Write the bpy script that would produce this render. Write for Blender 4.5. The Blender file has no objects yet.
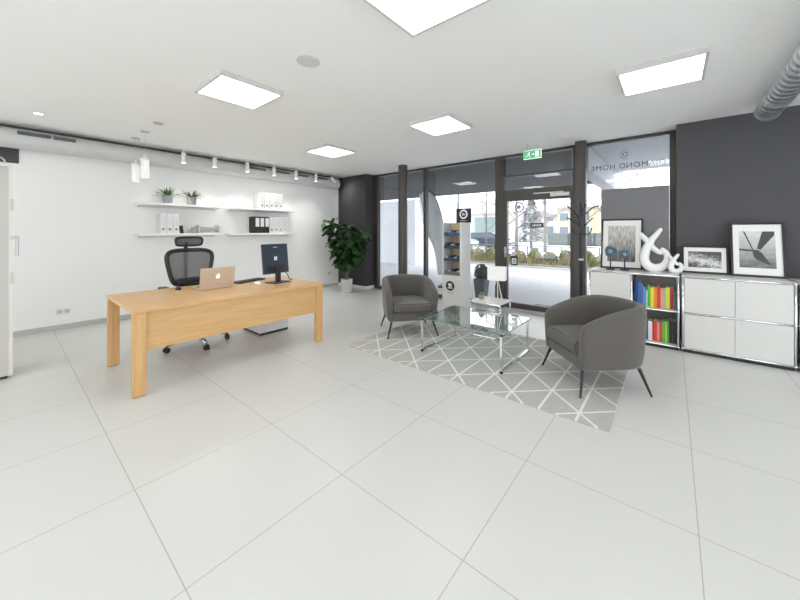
import bpy, bmesh, math, random
from mathutils import Vector, Matrix, Euler
PI = math.pi
R = math.radians
rnd = random.Random(7)
C = bpy.context.scene.collection
scn = bpy.context.scene

# ------------------------------------------------------------------ materials
MATS = {}
def mat(name, col, rough=.5, metal=0., spec=.5, noise=0., nscale=20., bump=0., bscale=200., emis=None, estr=0., stretch=None, coat=0., sheen=0.):
    if name in MATS: return MATS[name]
    m = bpy.data.materials.new(name); m.use_nodes = True
    nt = m.node_tree; b = nt.nodes['Principled BSDF']
    b.inputs['Base Color'].default_value = (*col, 1); b.inputs['Roughness'].default_value = rough
    b.inputs['Metallic'].default_value = metal; b.inputs['Specular IOR Level'].default_value = spec
    b.inputs['Coat Weight'].default_value = coat; b.inputs['Sheen Weight'].default_value = sheen
    tc = nt.nodes.new('ShaderNodeTexCoord'); mp = nt.nodes.new('ShaderNodeMapping')
    nt.links.new(tc.outputs['Object'], mp.inputs['Vector'])
    if stretch: mp.inputs['Scale'].default_value = stretch
    if noise >= 0:
        n = nt.nodes.new('ShaderNodeTexNoise'); n.inputs['Scale'].default_value = nscale; n.inputs['Detail'].default_value = 4
        nt.links.new(mp.outputs[0], n.inputs['Vector'])
        mx = nt.nodes.new('ShaderNodeMix'); mx.data_type = 'RGBA'
        k = max(noise, .01)
        mx.inputs[6].default_value = (*[max(0, c*(1-k)) for c in col], 1); mx.inputs[7].default_value = (*[min(1, c*(1+k)) for c in col], 1)
        nt.links.new(n.outputs['Fac'], mx.inputs[0]); nt.links.new(mx.outputs[2], b.inputs['Base Color'])
    if bump > 0:
        n2 = nt.nodes.new('ShaderNodeTexNoise'); n2.inputs['Scale'].default_value = bscale; n2.inputs['Detail'].default_value = 3
        nt.links.new(mp.outputs[0], n2.inputs['Vector'])
        bp = nt.nodes.new('ShaderNodeBump'); bp.inputs['Strength'].default_value = bump; bp.inputs['Distance'].default_value = .004
        nt.links.new(n2.outputs['Fac'], bp.inputs['Height']); nt.links.new(bp.outputs[0], b.inputs['Normal'])
    if emis:
        b.inputs['Emission Color'].default_value = (*emis, 1); b.inputs['Emission Strength'].default_value = estr
    MATS[name] = m
    return m

def glass_mat(name, tint=(1, 1, 1), refl=1.0):
    m = bpy.data.materials.new(name); m.use_nodes = True; nt = m.node_tree; nt.nodes.clear()
    o = nt.nodes.new('ShaderNodeOutputMaterial'); t = nt.nodes.new('ShaderNodeBsdfTransparent'); g = nt.nodes.new('ShaderNodeBsdfGlossy')
    t.inputs[0].default_value = (*tint, 1); g.inputs['Roughness'].default_value = 0.004
    lw = nt.nodes.new('ShaderNodeLayerWeight'); lw.inputs[0].default_value = .5
    p = nt.nodes.new('ShaderNodeMath'); p.operation = 'POWER'; p.inputs[1].default_value = 5
    a = nt.nodes.new('ShaderNodeMath'); a.operation = 'MULTIPLY_ADD'; a.inputs[1].default_value = .93*refl; a.inputs[2].default_value = .045*refl
    mx = nt.nodes.new('ShaderNodeMixShader')
    nt.links.new(lw.outputs['Facing'], p.inputs[0]); nt.links.new(p.outputs[0], a.inputs[0]); nt.links.new(a.outputs[0], mx.inputs[0])
    nt.links.new(t.outputs[0], mx.inputs[1]); nt.links.new(g.outputs[0], mx.inputs[2]); nt.links.new(mx.outputs[0], o.inputs[0])
    MATS[name] = m
    return m

def node_math(nt, op, a, b=None, c=None):
    n = nt.nodes.new('ShaderNodeMath'); n.operation = op
    for i, v in enumerate((a, b, c)):
        if v is None: continue
        if isinstance(v, (int, float)): n.inputs[i].default_value = v
        else: nt.links.new(v, n.inputs[i])
    return n.outputs[0]

def line_dist(nt, val, period, offset=0.):
    # distance of val to the nearest multiple of period (+offset)
    a = node_math(nt, 'SUBTRACT', val, offset); a = node_math(nt, 'DIVIDE', a, period)
    a = node_math(nt, 'ADD', a, .5); a = node_math(nt, 'FRACT', a); a = node_math(nt, 'SUBTRACT', a, .5)
    a = node_math(nt, 'ABSOLUTE', a); return node_math(nt, 'MULTIPLY', a, period)

def floor_mat():
    m = mat('floor_tiles', (.585, .585, .562), rough=.32, noise=.018, nscale=1.7)
    nt = m.node_tree; b = nt.nodes['Principled BSDF']
    src = b.inputs['Base Color'].links[0].from_socket
    tc = nt.nodes.new('ShaderNodeTexCoord'); sp = nt.nodes.new('ShaderNodeSeparateXYZ'); nt.links.new(tc.outputs['Object'], sp.inputs[0])
    dx = line_dist(nt, sp.outputs[0], .7805, -3.028); dy = line_dist(nt, sp.outputs[1], .792, -.335)
    d = node_math(nt, 'MINIMUM', dx, dy); g = node_math(nt, 'LESS_THAN', d, .0022)
    mx = nt.nodes.new('ShaderNodeMix'); mx.data_type = 'RGBA'; nt.links.new(g, mx.inputs[0]); nt.links.new(src, mx.inputs[6])
    mx.inputs[7].default_value = (.38, .37, .34, 1); nt.links.new(mx.outputs[2], b.inputs['Base Color'])
    r = node_math(nt, 'MULTIPLY_ADD', g, .4, .30); nt.links.new(r, b.inputs['Roughness'])
    b.inputs['Specular IOR Level'].default_value = .4
    return m

def rug_mat():
    m = mat('rug_weave', (.425, .42, .40), rough=.95, noise=.10, nscale=60, bump=.5, bscale=260, spec=.1, stretch=(1, .15, 1))
    nt = m.node_tree; b = nt.nodes['Principled BSDF']; src = b.inputs['Base Color'].links[0].from_socket
    tc = nt.nodes.new('ShaderNodeTexCoord'); sp = nt.nodes.new('ShaderNodeSeparateXYZ'); nt.links.new(tc.outputs['Object'], sp.inputs[0])
    K = node_math(nt, 'MULTIPLY_ADD', sp.outputs[0], 1/.2625, 2.122/.2625); J = node_math(nt, 'MULTIPLY_ADD', sp.outputs[1], 1/.25, -2.815/.25)
    l1 = node_math(nt, 'MULTIPLY', line_dist(nt, K, 1.0), .2625)
    s = node_math(nt, 'ADD', K, J); t = node_math(nt, 'SUBTRACT', K, J)
    l2 = node_math(nt, 'MULTIPLY', line_dist(nt, s, 2.0), .181); l3 = node_math(nt, 'MULTIPLY', line_dist(nt, t, 2.0), .181)
    d = node_math(nt, 'MINIMUM', node_math(nt, 'MINIMUM', l1, l2), l3); g = node_math(nt, 'LESS_THAN', d, .009)
    mx = nt.nodes.new('ShaderNodeMix'); mx.data_type = 'RGBA'; nt.links.new(g, mx.inputs[0]); nt.links.new(src, mx.inputs[6])
    mx.inputs[7].default_value = (.72, .71, .67, 1); nt.links.new(mx.outputs[2], b.inputs['Base Color'])
    return m

def wood_mat(name, c1, c2, axis='Y', rough=.38):
    m = mat(name, c1, rough=rough, noise=0)
    nt = m.node_tree; b = nt.nodes['Principled BSDF']
    tc = nt.nodes.new('ShaderNodeTexCoord'); mp = nt.nodes.new('ShaderNodeMapping')
    sc = {'Y': (14, .9, 14), 'Z': (14, 14, .9), 'X': (.9, 14, 14)}[axis]
    mp.inputs['Scale'].default_value = sc
    nt.links.new(tc.outputs['Object'], mp.inputs['Vector'])
    n = nt.nodes.new('ShaderNodeTexNoise'); n.inputs['Scale'].default_value = 2.2; n.inputs['Detail'].default_value = 8; n.inputs['Distortion'].default_value = .6
    nt.links.new(mp.outputs[0], n.inputs['Vector'])
    cr = nt.nodes.new('ShaderNodeValToRGB'); cr.color_ramp.elements[0].position = .32; cr.color_ramp.elements[1].position = .68
    cr.color_ramp.elements[0].color = (*c2, 1); cr.color_ramp.elements[1].color = (*c1, 1)
    nt.links.new(n.outputs['Fac'], cr.inputs[0]); nt.links.new(cr.outputs[0], b.inputs['Base Color'])
    return m

def duct_mat():
    m = mat('galvanised_steel', (.62, .66, .68), rough=.33, metal=.85, noise=.12, nscale=7)
    nt = m.node_tree; b = nt.nodes['Principled BSDF']
    tc = nt.nodes.new('ShaderNodeTexCoord'); w = nt.nodes.new('ShaderNodeTexWave'); w.bands_direction = 'Y'
    w.inputs['Scale'].default_value = 3.0; w.inputs['Distortion'].default_value = .5
    mp = nt.nodes.new('ShaderNodeMapping'); mp.inputs['Rotation'].default_value = (0, 0, .25)
    nt.links.new(tc.outputs['Object'], mp.inputs[0]); nt.links.new(mp.outputs[0], w.inputs[0])
    bp = nt.nodes.new('ShaderNodeBump'); bp.inputs['Strength'].default_value = .8; bp.inputs['Distance'].default_value = .012
    nt.links.new(w.outputs['Fac'], bp.inputs['Height']); nt.links.new(bp.outputs[0], b.inputs['Normal'])
    return m

def mesh_mat():
    # see-through woven mesh of the office chair
    m = bpy.data.materials.new('chair_mesh'); m.use_nodes = True; nt = m.node_tree
    b = nt.nodes['Principled BSDF']; b.inputs['Base Color'].default_value = (.115, .115, .12, 1); b.inputs['Roughness'].default_value = .7
    tc = nt.nodes.new('ShaderNodeTexCoord'); n = nt.nodes.new('ShaderNodeTexNoise'); n.inputs['Scale'].default_value = 400
    nt.links.new(tc.outputs['Object'], n.inputs['Vector'])
    a = node_math(nt, 'MULTIPLY_ADD', n.outputs['Fac'], .2, .78); nt.links.new(a, b.inputs['Alpha'])
    MATS['chair_mesh'] = m
    return m

def picture_mat(name, kind):
    # monochrome photograph printed on paper, procedural; generated coords of the print (x across, z up)
    m = bpy.data.materials.new(name); m.use_nodes = True; nt = m.node_tree; b = nt.nodes['Principled BSDF']
    b.inputs['Roughness'].default_value = .4
    tc = nt.nodes.new('ShaderNodeTexCoord'); sp = nt.nodes.new('ShaderNodeSeparateXYZ'); nt.links.new(tc.outputs['Generated'], sp.inputs[0])
    n = nt.nodes.new('ShaderNodeTexNoise'); mp = nt.nodes.new('ShaderNodeMapping'); nt.links.new(tc.outputs['Generated'], mp.inputs[0])
    nt.links.new(mp.outputs[0], n.inputs[0]); n.inputs['Detail'].default_value = 8
    cr = nt.nodes.new('ShaderNodeValToRGB'); e = cr.color_ramp.elements
    if kind == 'strokes':
        mp.inputs['Scale'].default_value = (14, 1, 3); n.inputs['Scale'].default_value = 1.6
        v = node_math(nt, 'MULTIPLY_ADD', sp.outputs[2], .30, node_math(nt, 'MULTIPLY', n.outputs['Fac'], .72))
        e[0].position = .36; e[0].color = (.10, .095, .09, 1); e[1].position = .68; e[1].color = (.62, .60, .57, 1)
    elif kind == 'waves':
        mp.inputs['Scale'].default_value = (6, 1, 4); n.inputs['Scale'].default_value = 1.8; n.inputs['Distortion'].default_value = 1.5
        dz = node_math(nt, 'ABSOLUTE', node_math(nt, 'SUBTRACT', node_math(nt, 'MULTIPLY_ADD', sp.outputs[0], .45, sp.outputs[2]), .62))
        dz = node_math(nt, 'SUBTRACT', .42, dz)
        v = node_math(nt, 'MULTIPLY_ADD', dz, .55, node_math(nt, 'MULTIPLY', n.outputs['Fac'], .75))
        e[0].position = .36; e[0].color = (.07, .07, .07, 1); e[1].position = .66; e[1].color = (.75, .75, .74, 1)
    else:
        mp.inputs['Scale'].default_value = (2, 1, 6); n.inputs['Scale'].default_value = 1.5
        v = node_math(nt, 'MULTIPLY_ADD', sp.outputs[2], .62, node_math(nt, 'MULTIPLY', n.outputs['Fac'], .4))
        e[0].position = .15; e[0].color = (.08, .08, .08, 1); e[1].position = .75; e[1].color = (.66, .66, .66, 1)
    nt.links.new(v, cr.inputs[0]); nt.links.new(cr.outputs[0], b.inputs['Base Color'])
    MATS[name] = m
    return m

white_wall = mat('white_wall', (.88, .875, .86), rough=.9, noise=.01, nscale=2, spec=.2)
ceil_m = mat('ceiling_paint', (.91, .905, .89), rough=.95, noise=.01, nscale=2, spec=.1)
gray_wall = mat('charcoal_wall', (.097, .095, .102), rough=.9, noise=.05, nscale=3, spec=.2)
panel_m = mat('grey_panel', (.20, .197, .205), rough=.75, noise=.03, nscale=3, spec=.2)
frame_m = mat('bronze_aluminium', (.072, .065, .057), rough=.42, metal=.35, noise=.08, nscale=40)
white_p = mat('white_lacquer', (.64, .635, .61), rough=.35, noise=.01, nscale=5)
white_c = mat('white_ceramic', (.78, .78, .76), rough=.22, noise=.01, nscale=5, coat=.4)
chrome = mat('chrome', (.78, .79, .80), rough=.10, metal=1., noise=.02)
steel = mat('brushed_steel', (.55, .56, .57), rough=.32, metal=.9, noise=.04)
black = mat('black_plastic', (.016, .016, .017), rough=.45, noise=.1)
black_metal = mat('black_metal', (.018, .018, .02), rough=.35, metal=.3, noise=.1)
fabric = mat('taupe_fabric', (.100, .092, .081), rough=.95, noise=.16, nscale=150, bump=.35, bscale=420, spec=.15, sheen=.25)
desk_top = wood_mat('oak_y', (.66, .415, .19), (.57, .34, .14), 'Y')
desk_leg = wood_mat('oak_z', (.65, .40, .175), (.55, .315, .125), 'Z')
base_grey = mat('baseboard_grey', (.50, .50, .47), rough=.5, noise=.02)
concrete = mat('concrete_pot', (.33, .33, .34), rough=.9, noise=.2, nscale=30, bump=.4, bscale=60)
soil = mat('soil', (.045, .032, .022), rough=1, noise=.4, nscale=60)
leafm = mat('fiddle_leaf', (.032, .076, .024), rough=.36, noise=.45, nscale=7)
grassm = mat('agave_green', (.075, .15, .035), rough=.5, noise=.4, nscale=14)
trunkm = mat('bark', (.16, .115, .075), rough=.9, noise=.3, nscale=30, bump=.5)
duct_m = duct_mat()
win_glass = glass_mat('window_glass', (.955, .97, .975), 1.0)
tab_glass = glass_mat('table_glass', (.90, .955, .935), 1.5)
tab_edge = mat('glass_edge', (.10, .23, .19), rough=.15, noise=.05)
chair_mesh = mesh_mat()
lamp_e = mat('lamp_diffuser', (.9, .9, .9), rough=.6, emis=(1, .985, .96), estr=4.4)
print_w = mat('mat_board', (.84, .83, .80), rough=.8)
floor_m = floor_mat(); rug_m = rug_mat()

# ------------------------------------------------------------------ mesh helpers
def link(o, parent=None):
    C.objects.link(o)
    if parent is not None: o.parent = parent
    return o
def obj(name, bm, m, parent=None, smooth=False, loc=None, rot=None, subsurf=0, auto=None):
    me = bpy.data.meshes.new(name)
    bmesh.ops.recalc_face_normals(bm, faces=bm.faces)
    bm.to_mesh(me); bm.free()
    ms = m if isinstance(m, (list, tuple)) else [m]
    for x in ms: me.materials.append(x)
    if smooth:
        for p in me.polygons: p.use_smooth = True
        if auto is not None:
            try: me.set_sharp_from_angle(angle=R(auto))
            except Exception: pass
    o = bpy.data.objects.new(name, me); link(o, parent)
    if loc is not None: o.location = loc
    if rot is not None: o.rotation_euler = rot
    if subsurf:
        s = o.modifiers.new('sub', 'SUBSURF'); s.levels = subsurf; s.render_levels = subsurf
    return o
def tag(o, label, cat, group=None, kind=None):
    o['label'] = label; o['category'] = cat
    if group: o['group'] = group
    if kind: o['kind'] = kind
    return o
def thing(name, label, cat, loc=(0, 0, 0), rotz=0, group=None):
    o = bpy.data.objects.new(name, None); C.objects.link(o); o.empty_display_size = .1
    o.location = loc; o.rotation_euler = (0, 0, rotz)
    return tag(o, label, cat, group)
def struct(name, bm, m, parent=None, **k):
    o = obj(name, bm, m, parent, **k)
    if parent is None: o['kind'] = 'structure'
    return o
def sempty(name, loc=(0, 0, 0)):
    o = bpy.data.objects.new(name, None); C.objects.link(o); o.location = loc; o['kind'] = 'structure'; return o
def BM(): return bmesh.new()
def box(bm, x0, x1, y0, y1, z0, z1, bev=0., seg=2, mi=0, M=None):
    t = bmesh.new(); bmesh.ops.create_cube(t, size=1)
    bmesh.ops.scale(t, vec=(abs(x1-x0), abs(y1-y0), abs(z1-z0)), verts=t.verts)
    bmesh.ops.translate(t, vec=((x0+x1)/2, (y0+y1)/2, (z0+z1)/2), verts=t.verts)
    if bev > 0: bmesh.ops.bevel(t, geom=list(t.edges), offset=bev, segments=seg, affect='EDGES', profile=.5)
    merge(bm, t, mi, M); return bm
def merge(bm, t, mi=0, M=None):
    if M is not None: bmesh.ops.transform(t, matrix=M, verts=t.verts)
    for f in t.faces: f.material_index = mi
    me = bpy.data.meshes.new('tmp'); t.to_mesh(me); t.free(); bm.from_mesh(me); bpy.data.meshes.remove(me)
def cyl(bm, p0, p1, r, r2=None, seg=20, mi=0, bev=0):
    p0 = Vector(p0); p1 = Vector(p1); d = p1-p0; t = bmesh.new()
    bmesh.ops.create_cone(t, cap_ends=True, segments=seg, radius1=r, radius2=r if r2 is None else r2, depth=d.length)
    q = d.to_track_quat('Z', 'Y').to_matrix().to_4x4()
    merge(bm, t, mi, Matrix.Translation((p0+p1)/2) @ q); return bm
def tube(bm, pts, rad, seg=10, mi=0, closed=False, flat=1.0, up=None):
    pts = [Vector(p) for p in pts]; n = len(pts); rings = []
    rr = rad if isinstance(rad, (list, tuple)) else [rad]*n
    prev = None
    for i, p in enumerate(pts):
        a = pts[(i-1) % n] if (closed or i > 0) else p; b = pts[(i+1) % n] if (closed or i < n-1) else p
        t = (b-a).normalized()
        if up is not None: u = Vector(up); u = (u-t*u.dot(t)).normalized()
        elif prev is None:
            u = Vector((0, 0, 1)) if abs(t.z) < .9 else Vector((1, 0, 0)); u = (u-t*u.dot(t)).normalized()
        else: u = (prev-t*prev.dot(t)).normalized()
        prev = u; w = t.cross(u)
        rings.append([bm.verts.new(p+(w*math.cos(2*PI*k/seg)+u*flat*math.sin(2*PI*k/seg))*rr[i]) for k in range(seg)])
    m = n if closed else n-1
    for i in range(m):
        A, B = rings[i], rings[(i+1) % n]
        for k in range(seg):
            f = bm.faces.new((A[k], A[(k+1) % seg], B[(k+1) % seg], B[k])); f.material_index = mi
    if not closed:
        for rg in (rings[0], rings[-1]):
            f = bm.faces.new(rg); f.material_index = mi
    return bm
def sqtube(bm, pts, w, closed=False):
    # square-section bar along axis-aligned path, from boxes
    P = [Vector(p) for p in pts]; n = len(P)
    for i in range(n if closed else n-1):
        a, b = P[i], P[(i+1) % n]
        lo = [min(a[k], b[k])-w/2 for k in range(3)]; hi = [max(a[k], b[k])+w/2 for k in range(3)]
        box(bm, lo[0], hi[0], lo[1], hi[1], lo[2], hi[2])
    return bm
def lathe(bm, prof, seg=28, mi=0, c=(0, 0, 0)):
    rings = []
    for r, z in prof:
        if r < 1e-5: rings.append([bm.verts.new((c[0], c[1], c[2]+z))])
        else: rings.append([bm.verts.new((c[0]+r*math.cos(2*PI*k/seg), c[1]+r*math.sin(2*PI*k/seg), c[2]+z)) for k in range(seg)])
    for A, B in zip(rings, rings[1:]):
        for k in range(seg):
            k2 = (k+1) % seg
            vs = []
            for v in (A[k % len(A)], A[k2 % len(A)], B[k2 % len(B)], B[k % len(B)]):
                if v not in vs: vs.append(v)
            if len(vs) > 2:
                f = bm.faces.new(vs); f.material_index = mi
    return bm
def prism(bm, poly, axis, a, b, mi=0):
    # extrude 2D polygon; axis 'y': (x,z) points, 'x': (y,z) points, 'z': (x,y) points
    def P(p, t): return {'y': (p[0], t, p[1]), 'x': (t, p[0], p[1]), 'z': (p[0], p[1], t)}[axis]
    A = [bm.verts.new(P(p, a)) for p in poly]; B = [bm.verts.new(P(p, b)) for p in poly]
    n = len(poly)
    for i in range(n): bm.faces.new((A[i], A[(i+1) % n], B[(i+1) % n], B[i])).material_index = mi
    bm.faces.new(A[::-1]).material_index = mi; bm.faces.new(B).material_index = mi
    return bm
def bx(x0, x1, y0, y1, z0, z1, bev=0., seg=2): return box(BM(), x0, x1, y0, y1, z0, z1, bev, seg)
def catmull(P, k=6):
    P = [Vector(p) for p in P]; out = []
    for i in range(len(P)-1):
        p0 = P[max(i-1, 0)]; p1 = P[i]; p2 = P[i+1]; p3 = P[min(i+2, len(P)-1)]
        for j in range(k):
            t = j/k
            out.append(.5*((2*p1)+(-p0+p2)*t+(2*p0-5*p1+4*p2-p3)*t*t+(-p0+3*p1-3*p2+p3)*t**3))
    out.append(P[-1]); return out
def text_mesh(name, s, size, m, parent, M, depth=.0006, font_sp=1.0):
    cu = bpy.data.curves.new(name, 'FONT'); cu.body = s; cu.size = size; cu.extrude = depth; cu.align_x = 'CENTER'; cu.align_y = 'CENTER'; cu.space_character = font_sp
    o = bpy.data.objects.new(name, cu); C.objects.link(o)
    dg = bpy.context.evaluated_depsgraph_get(); me = bpy.data.meshes.new_from_object(o.evaluated_get(dg))
    bpy.data.objects.remove(o); me.transform(M); me.materials.clear(); me.materials.append(m)
    o = bpy.data.objects.new(name, me); link(o, parent); return o
def dup(root, loc, rotz=None, label=None, group=None):
    def cp(o, par):
        c = o.copy(); C.objects.link(c)
        if par is not None: c.parent = par
        for ch in list(o.children): cp(ch, c)
        return c
    r = cp(root, None); r.location = loc
    if rotz is not None: r.rotation_euler = (0, 0, rotz)
    if label: r['label'] = label
    if group: r['group'] = group
    return r

# ------------------------------------------------------------------ camera
cam = bpy.data.cameras.new('camera'); co = bpy.data.objects.new('camera', cam); C.objects.link(co)
co.location = (0, 0, 1.4); co.rotation_euler = (R(90), 0, .6914)
cam.sensor_width = 36; cam.lens = 329/800*36; cam.shift_y = -(300-231.6)/800; cam.clip_end = 400
scn.camera = co
scn.view_settings.view_transform = 'Standard'; scn.view_settings.look = 'None'; scn.view_settings.gamma = 1
scn.view_settings.exposure = 0.80
scn.cycles.max_bounces = 20; scn.cycles.diffuse_bounces = 14; scn.cycles.glossy_bounces = 8; scn.cycles.transmission_bounces = 8; scn.cycles.transparent_max_bounces = 24
try: scn.view_settings.use_curve_mapping = False
except Exception: pass

# ------------------------------------------------------------------ room shell
XW, YW, YG, ZC = -6.75, 5.62, 5.95, 2.80
X1, Y0 = 3.2, -3.2
struct('floor', bx(XW-.2, X1+.2, Y0-.2, 6.04, -.12, 0), floor_m)
struct('ceiling', bx(XW-.2, X1+.2, Y0-.2, 6.05, ZC, ZC+.25), ceil_m)
struct('wall_left', bx(XW-.2, XW, Y0, YW, 0, ZC), white_wall)
b = BM(); box(b, X1, X1+.2, Y0, -2.4, 0, ZC); box(b, X1, X1+.2, 4.6, YW, 0, ZC); box(b, X1, X1+.2, -2.4, 4.6, 0, .15); box(b, X1, X1+.2, -2.4, 4.6, 2.65, ZC)
struct('wall_right', b, white_wall)
f = BM()
for y in (-2.4, -.67, 1.065, 2.80, 4.53): box(f, X1+.04, X1+.12, y, y+.07, .15, 2.65)
box(f, X1+.04, X1+.12, -2.33, 4.53, .15, .21); box(f, X1+.04, X1+.12, -2.33, 4.53, 2.59, 2.65)
rw = sempty('added_window_right'); obj('window_frame', f, frame_m, rw); obj('pane', bx(X1+.076, X1+.084, -2.39, 4.59, .16, 2.64), win_glass, rw)  # right-wall window added out of view to bring in daylight
b = BM(); box(b, XW-.2, -5.2, Y0-.2, Y0, 0, ZC); box(b, 2.2, X1+.2, Y0-.2, Y0, 0, ZC); box(b, -5.2, 2.2, Y0-.2, Y0, 0, .15); box(b, -5.2, 2.2, Y0-.2, Y0, 2.65, ZC)
struct('wall_rear', b, white_wall)
f = BM()
for x in (-5.2, -3.39, -1.54, .31, 2.12): box(f, x, x+.07, Y0-.12, Y0-.04, .15, 2.65)
box(f, -5.13, 2.12, Y0-.12, Y0-.04, .15, .21); box(f, -5.13, 2.12, Y0-.12, Y0-.04, 2.59, 2.65)
rw = sempty('added_window_rear'); obj('window_frame', f, frame_m, rw); obj('pane', bx(-5.19, 2.19, Y0-.084, Y0-.076, .16, 2.64), win_glass, rw)  # rear window added behind the camera so daylight reaches the ceiling
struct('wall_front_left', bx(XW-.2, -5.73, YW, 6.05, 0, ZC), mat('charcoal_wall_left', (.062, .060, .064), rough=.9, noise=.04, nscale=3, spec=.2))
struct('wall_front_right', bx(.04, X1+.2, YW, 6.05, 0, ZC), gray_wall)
struct('baseboard_left', bx(XW, XW+.015, Y0, YW, 0, .07), base_grey)
b = bx(XW+.015, -5.715, YW-.015, YW, 0, .07); box(b, -5.73, -5.715, YW, YG-.05, 0, .07)
struct('baseboard_front', b, mat('baseboard_white', (.72, .72, .70), rough=.5))
struct('painted_shadow_strip', bx(XW, XW+.05, Y0, YW, ZC-.022, ZC-.001), mat('painted_shadow_grey', (.11, .105, .10), rough=.8))  # dark strip painting in the shadow line where wall meets ceiling

# glazed front: outer frame, mullions, door
fr = sempty('window_1', (0, 0, 0))
f = BM()
box(f, -5.73, -5.60, YG-.05, YG+.05, 0, ZC)            # left jamb
box(f, -.03, .04, YG-.05, YG+.05, 0, ZC)               # right jamb
box(f, -5.60, -2.565, YG-.05, YG+.05, 0, .06); box(f, -1.14, -.03, YG-.05, YG+.05, 0, .06)
box(f, -5.60, -.03, YG-.05, YG+.05, ZC-.048, ZC)        # head
obj('window_frame', f, frame_m, fr)
for x0, x1 in ((-4.215, -4.150), (-2.565, -2.400), (-1.245, -1.14)):
    obj('mullion', bx(x0, x1, YG-.05, YG+.05, .0, ZC-.048), frame_m, fr)
obj('transom', bx(-2.400, -1.245, YG-.035, YG+.035, 2.395, 2.425), frame_m, fr)
for x0, x1, z0, z1 in ((-5.60, -4.215, .06, ZC-.048), (-4.150, -2.565, .06, ZC-.048), (-2.400, -1.245, 2.425, ZC-.048), (-2.400, -1.245, 2.165, 2.395), (-1.14, -.03, .06, ZC-.048)):
    obj('pane', bx(x0, x1, YG-.004, YG+.004, z0, z1), win_glass, fr)
f = bx(-5.03, -4.95, YG+.02, YG+.06, 2.2, ZC-.048)
# lettering fixed on the outside of the right pane, read from the street
ink = mat('dark_vinyl', (.05, .05, .055), rough=.5)
def onglass(x, z): return Matrix.Translation((x, YG+.0052, z)) @ Matrix.Rotation(R(90), 4, 'X') @ Matrix.Scale(-1, 4, (1, 0, 0))
text_mesh('lettering', 'DIAMOND HOME', .108, ink, fr, onglass(-.53, 2.385), font_sp=1.12)
text_mesh('logo', 'D', .095, ink, fr, onglass(-.545, 2.555))
t = BM()
tube(t, [(-.545+.058*math.cos(a), YG+.006, 2.555+.066*math.sin(a)) for a in [R(60+k*15) for k in range(17)]], .0035, 6)
obj('logo_ring', t, ink, fr)
t = BM()
for k in range(22): box(t, -.70+k*.0175, -.70+k*.0175+(.010 if k % 5 else .005), YG+.0046, YG+.0056, 2.285, 2.300)
obj('fine_print', t, ink, fr)

dr = sempty('door_1', (0, 0, 0))
f = BM()
x0, x1 = -2.395, -1.250
box(f, x0, x0+.055, YG-.04, YG+.04, .02, 2.155); box(f, x1-.035, x1, YG-.04, YG+.04, .02, 2.155)
box(f, x0+.055, x1-.035, YG-.04, YG+.04, 1.955, 2.155); box(f, x0+.055, x1-.035, YG-.04, YG+.04, .02, .11)
obj('door_leaf', f, frame_m, dr)
obj('pane', bx(x0+.055, x1-.035, YG-.005, YG+.005, .11, 1.955), win_glass, dr)
obj('threshold', bx(x0, x1, YG-.06, YG+.09, .0, .018), steel, dr)
h = BM(); cyl(h, (-2.37, YG-.04, 1.08), (-2.37, YG-.075, 1.08), .018); cyl(h, (-2.37, YG-.07, 1.08), (-2.255, YG-.07, 1.08), .010)
box(h, -2.390, -2.350, YG-.048, YG-.040, .93, 1.12, .004)
obj('door_handle', h, steel, dr, smooth=True, auto=40)
h = bx(-1.58, -1.28, YG-.10, YG-.04, 1.99, 2.05, .006); box(h, -1.86, -1.38, YG-.075, YG-.060, 2.055, 2.070)
obj('door_closer', h, mat('closer_silver', (.66, .65, .60), rough=.4, metal=.3), dr)
def sticker(cx, cz, w, hh, m): return obj('sticker', bx(cx-w/2, cx+w/2, YG-.0075, YG-.0052, cz-hh/2, cz+hh/2), m, dr)
st_w = mat('sticker_white', (.80, .80, .80), rough=.5); st_k = mat('sticker_black', (.02, .02, .02), rough=.5)
sticker(-2.22, .87, .12, .17, st_k)
s = obj('sticker_emblem', bx(-2.26, -2.18, YG-.0092, YG-.0077, .815, .915), st_w, dr)
t = BM(); tube(t, [(-2.22+.020*math.cos(a), YG-.0098, .865+.026*math.sin(a)) for a in [2*PI*k/20 for k in range(20)]], .006, 6, closed=True); obj('sticker_ring', t, st_k, dr)
for z in (1.01, 1.10, 1.19): sticker(-2.22, z, .09, .055, mat('sticker_pale', (.62, .62, .66), rough=.5))
sticker(-1.82, 1.51, .22, .085, mat('plaque_brown', (.085, .06, .05), rough=.5))
t = BM()
for k in range(6): box(t, -1.895+k*.026, -1.877+k*.026, YG-.0092, YG-.0077, 1.493, 1.527)
obj('plaque_marks', t, st_w, dr)
t = BM(); tube(t, [(-2.13+.075*math.cos(a), YG-.007, 1.84+.085*math.sin(a)) for a in [2*PI*k/24 for k in range(24)]], .014, 6, closed=True)
cyl(t, (-2.13, YG-.0055, 1.84), (-2.13, YG-.009, 1.84), .035, mi=0)
obj('door_emblem', t, mat('emblem_violet', (.26, .27, .40), rough=.5), dr)

# free-standing columns
c = BM(); cyl(c, (0, 0, 0), (0, 0, ZC), .098, seg=40)
tag(obj('round_column', c, frame_m, smooth=True, auto=40, loc=(-4.40, 5.41, 0)), 'round dark bronze column in front of the glass wall behind the left armchair', 'column')
tag(obj('square_column', bx(-.075, .075, -.06, .06, 0, ZC, .004), frame_m, loc=(-1.095, 5.74, 0)), 'square dark bronze post beside the glass door, behind the coat rack', 'column')
# grey partition behind the sideboard
pp = bx(-.80, -.03, 5.565, 5.60, 0, 2.01)
tag(obj('partition_panel', pp, panel_m), 'plain grey upright panel behind the low white cabinets', 'partition')

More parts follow.
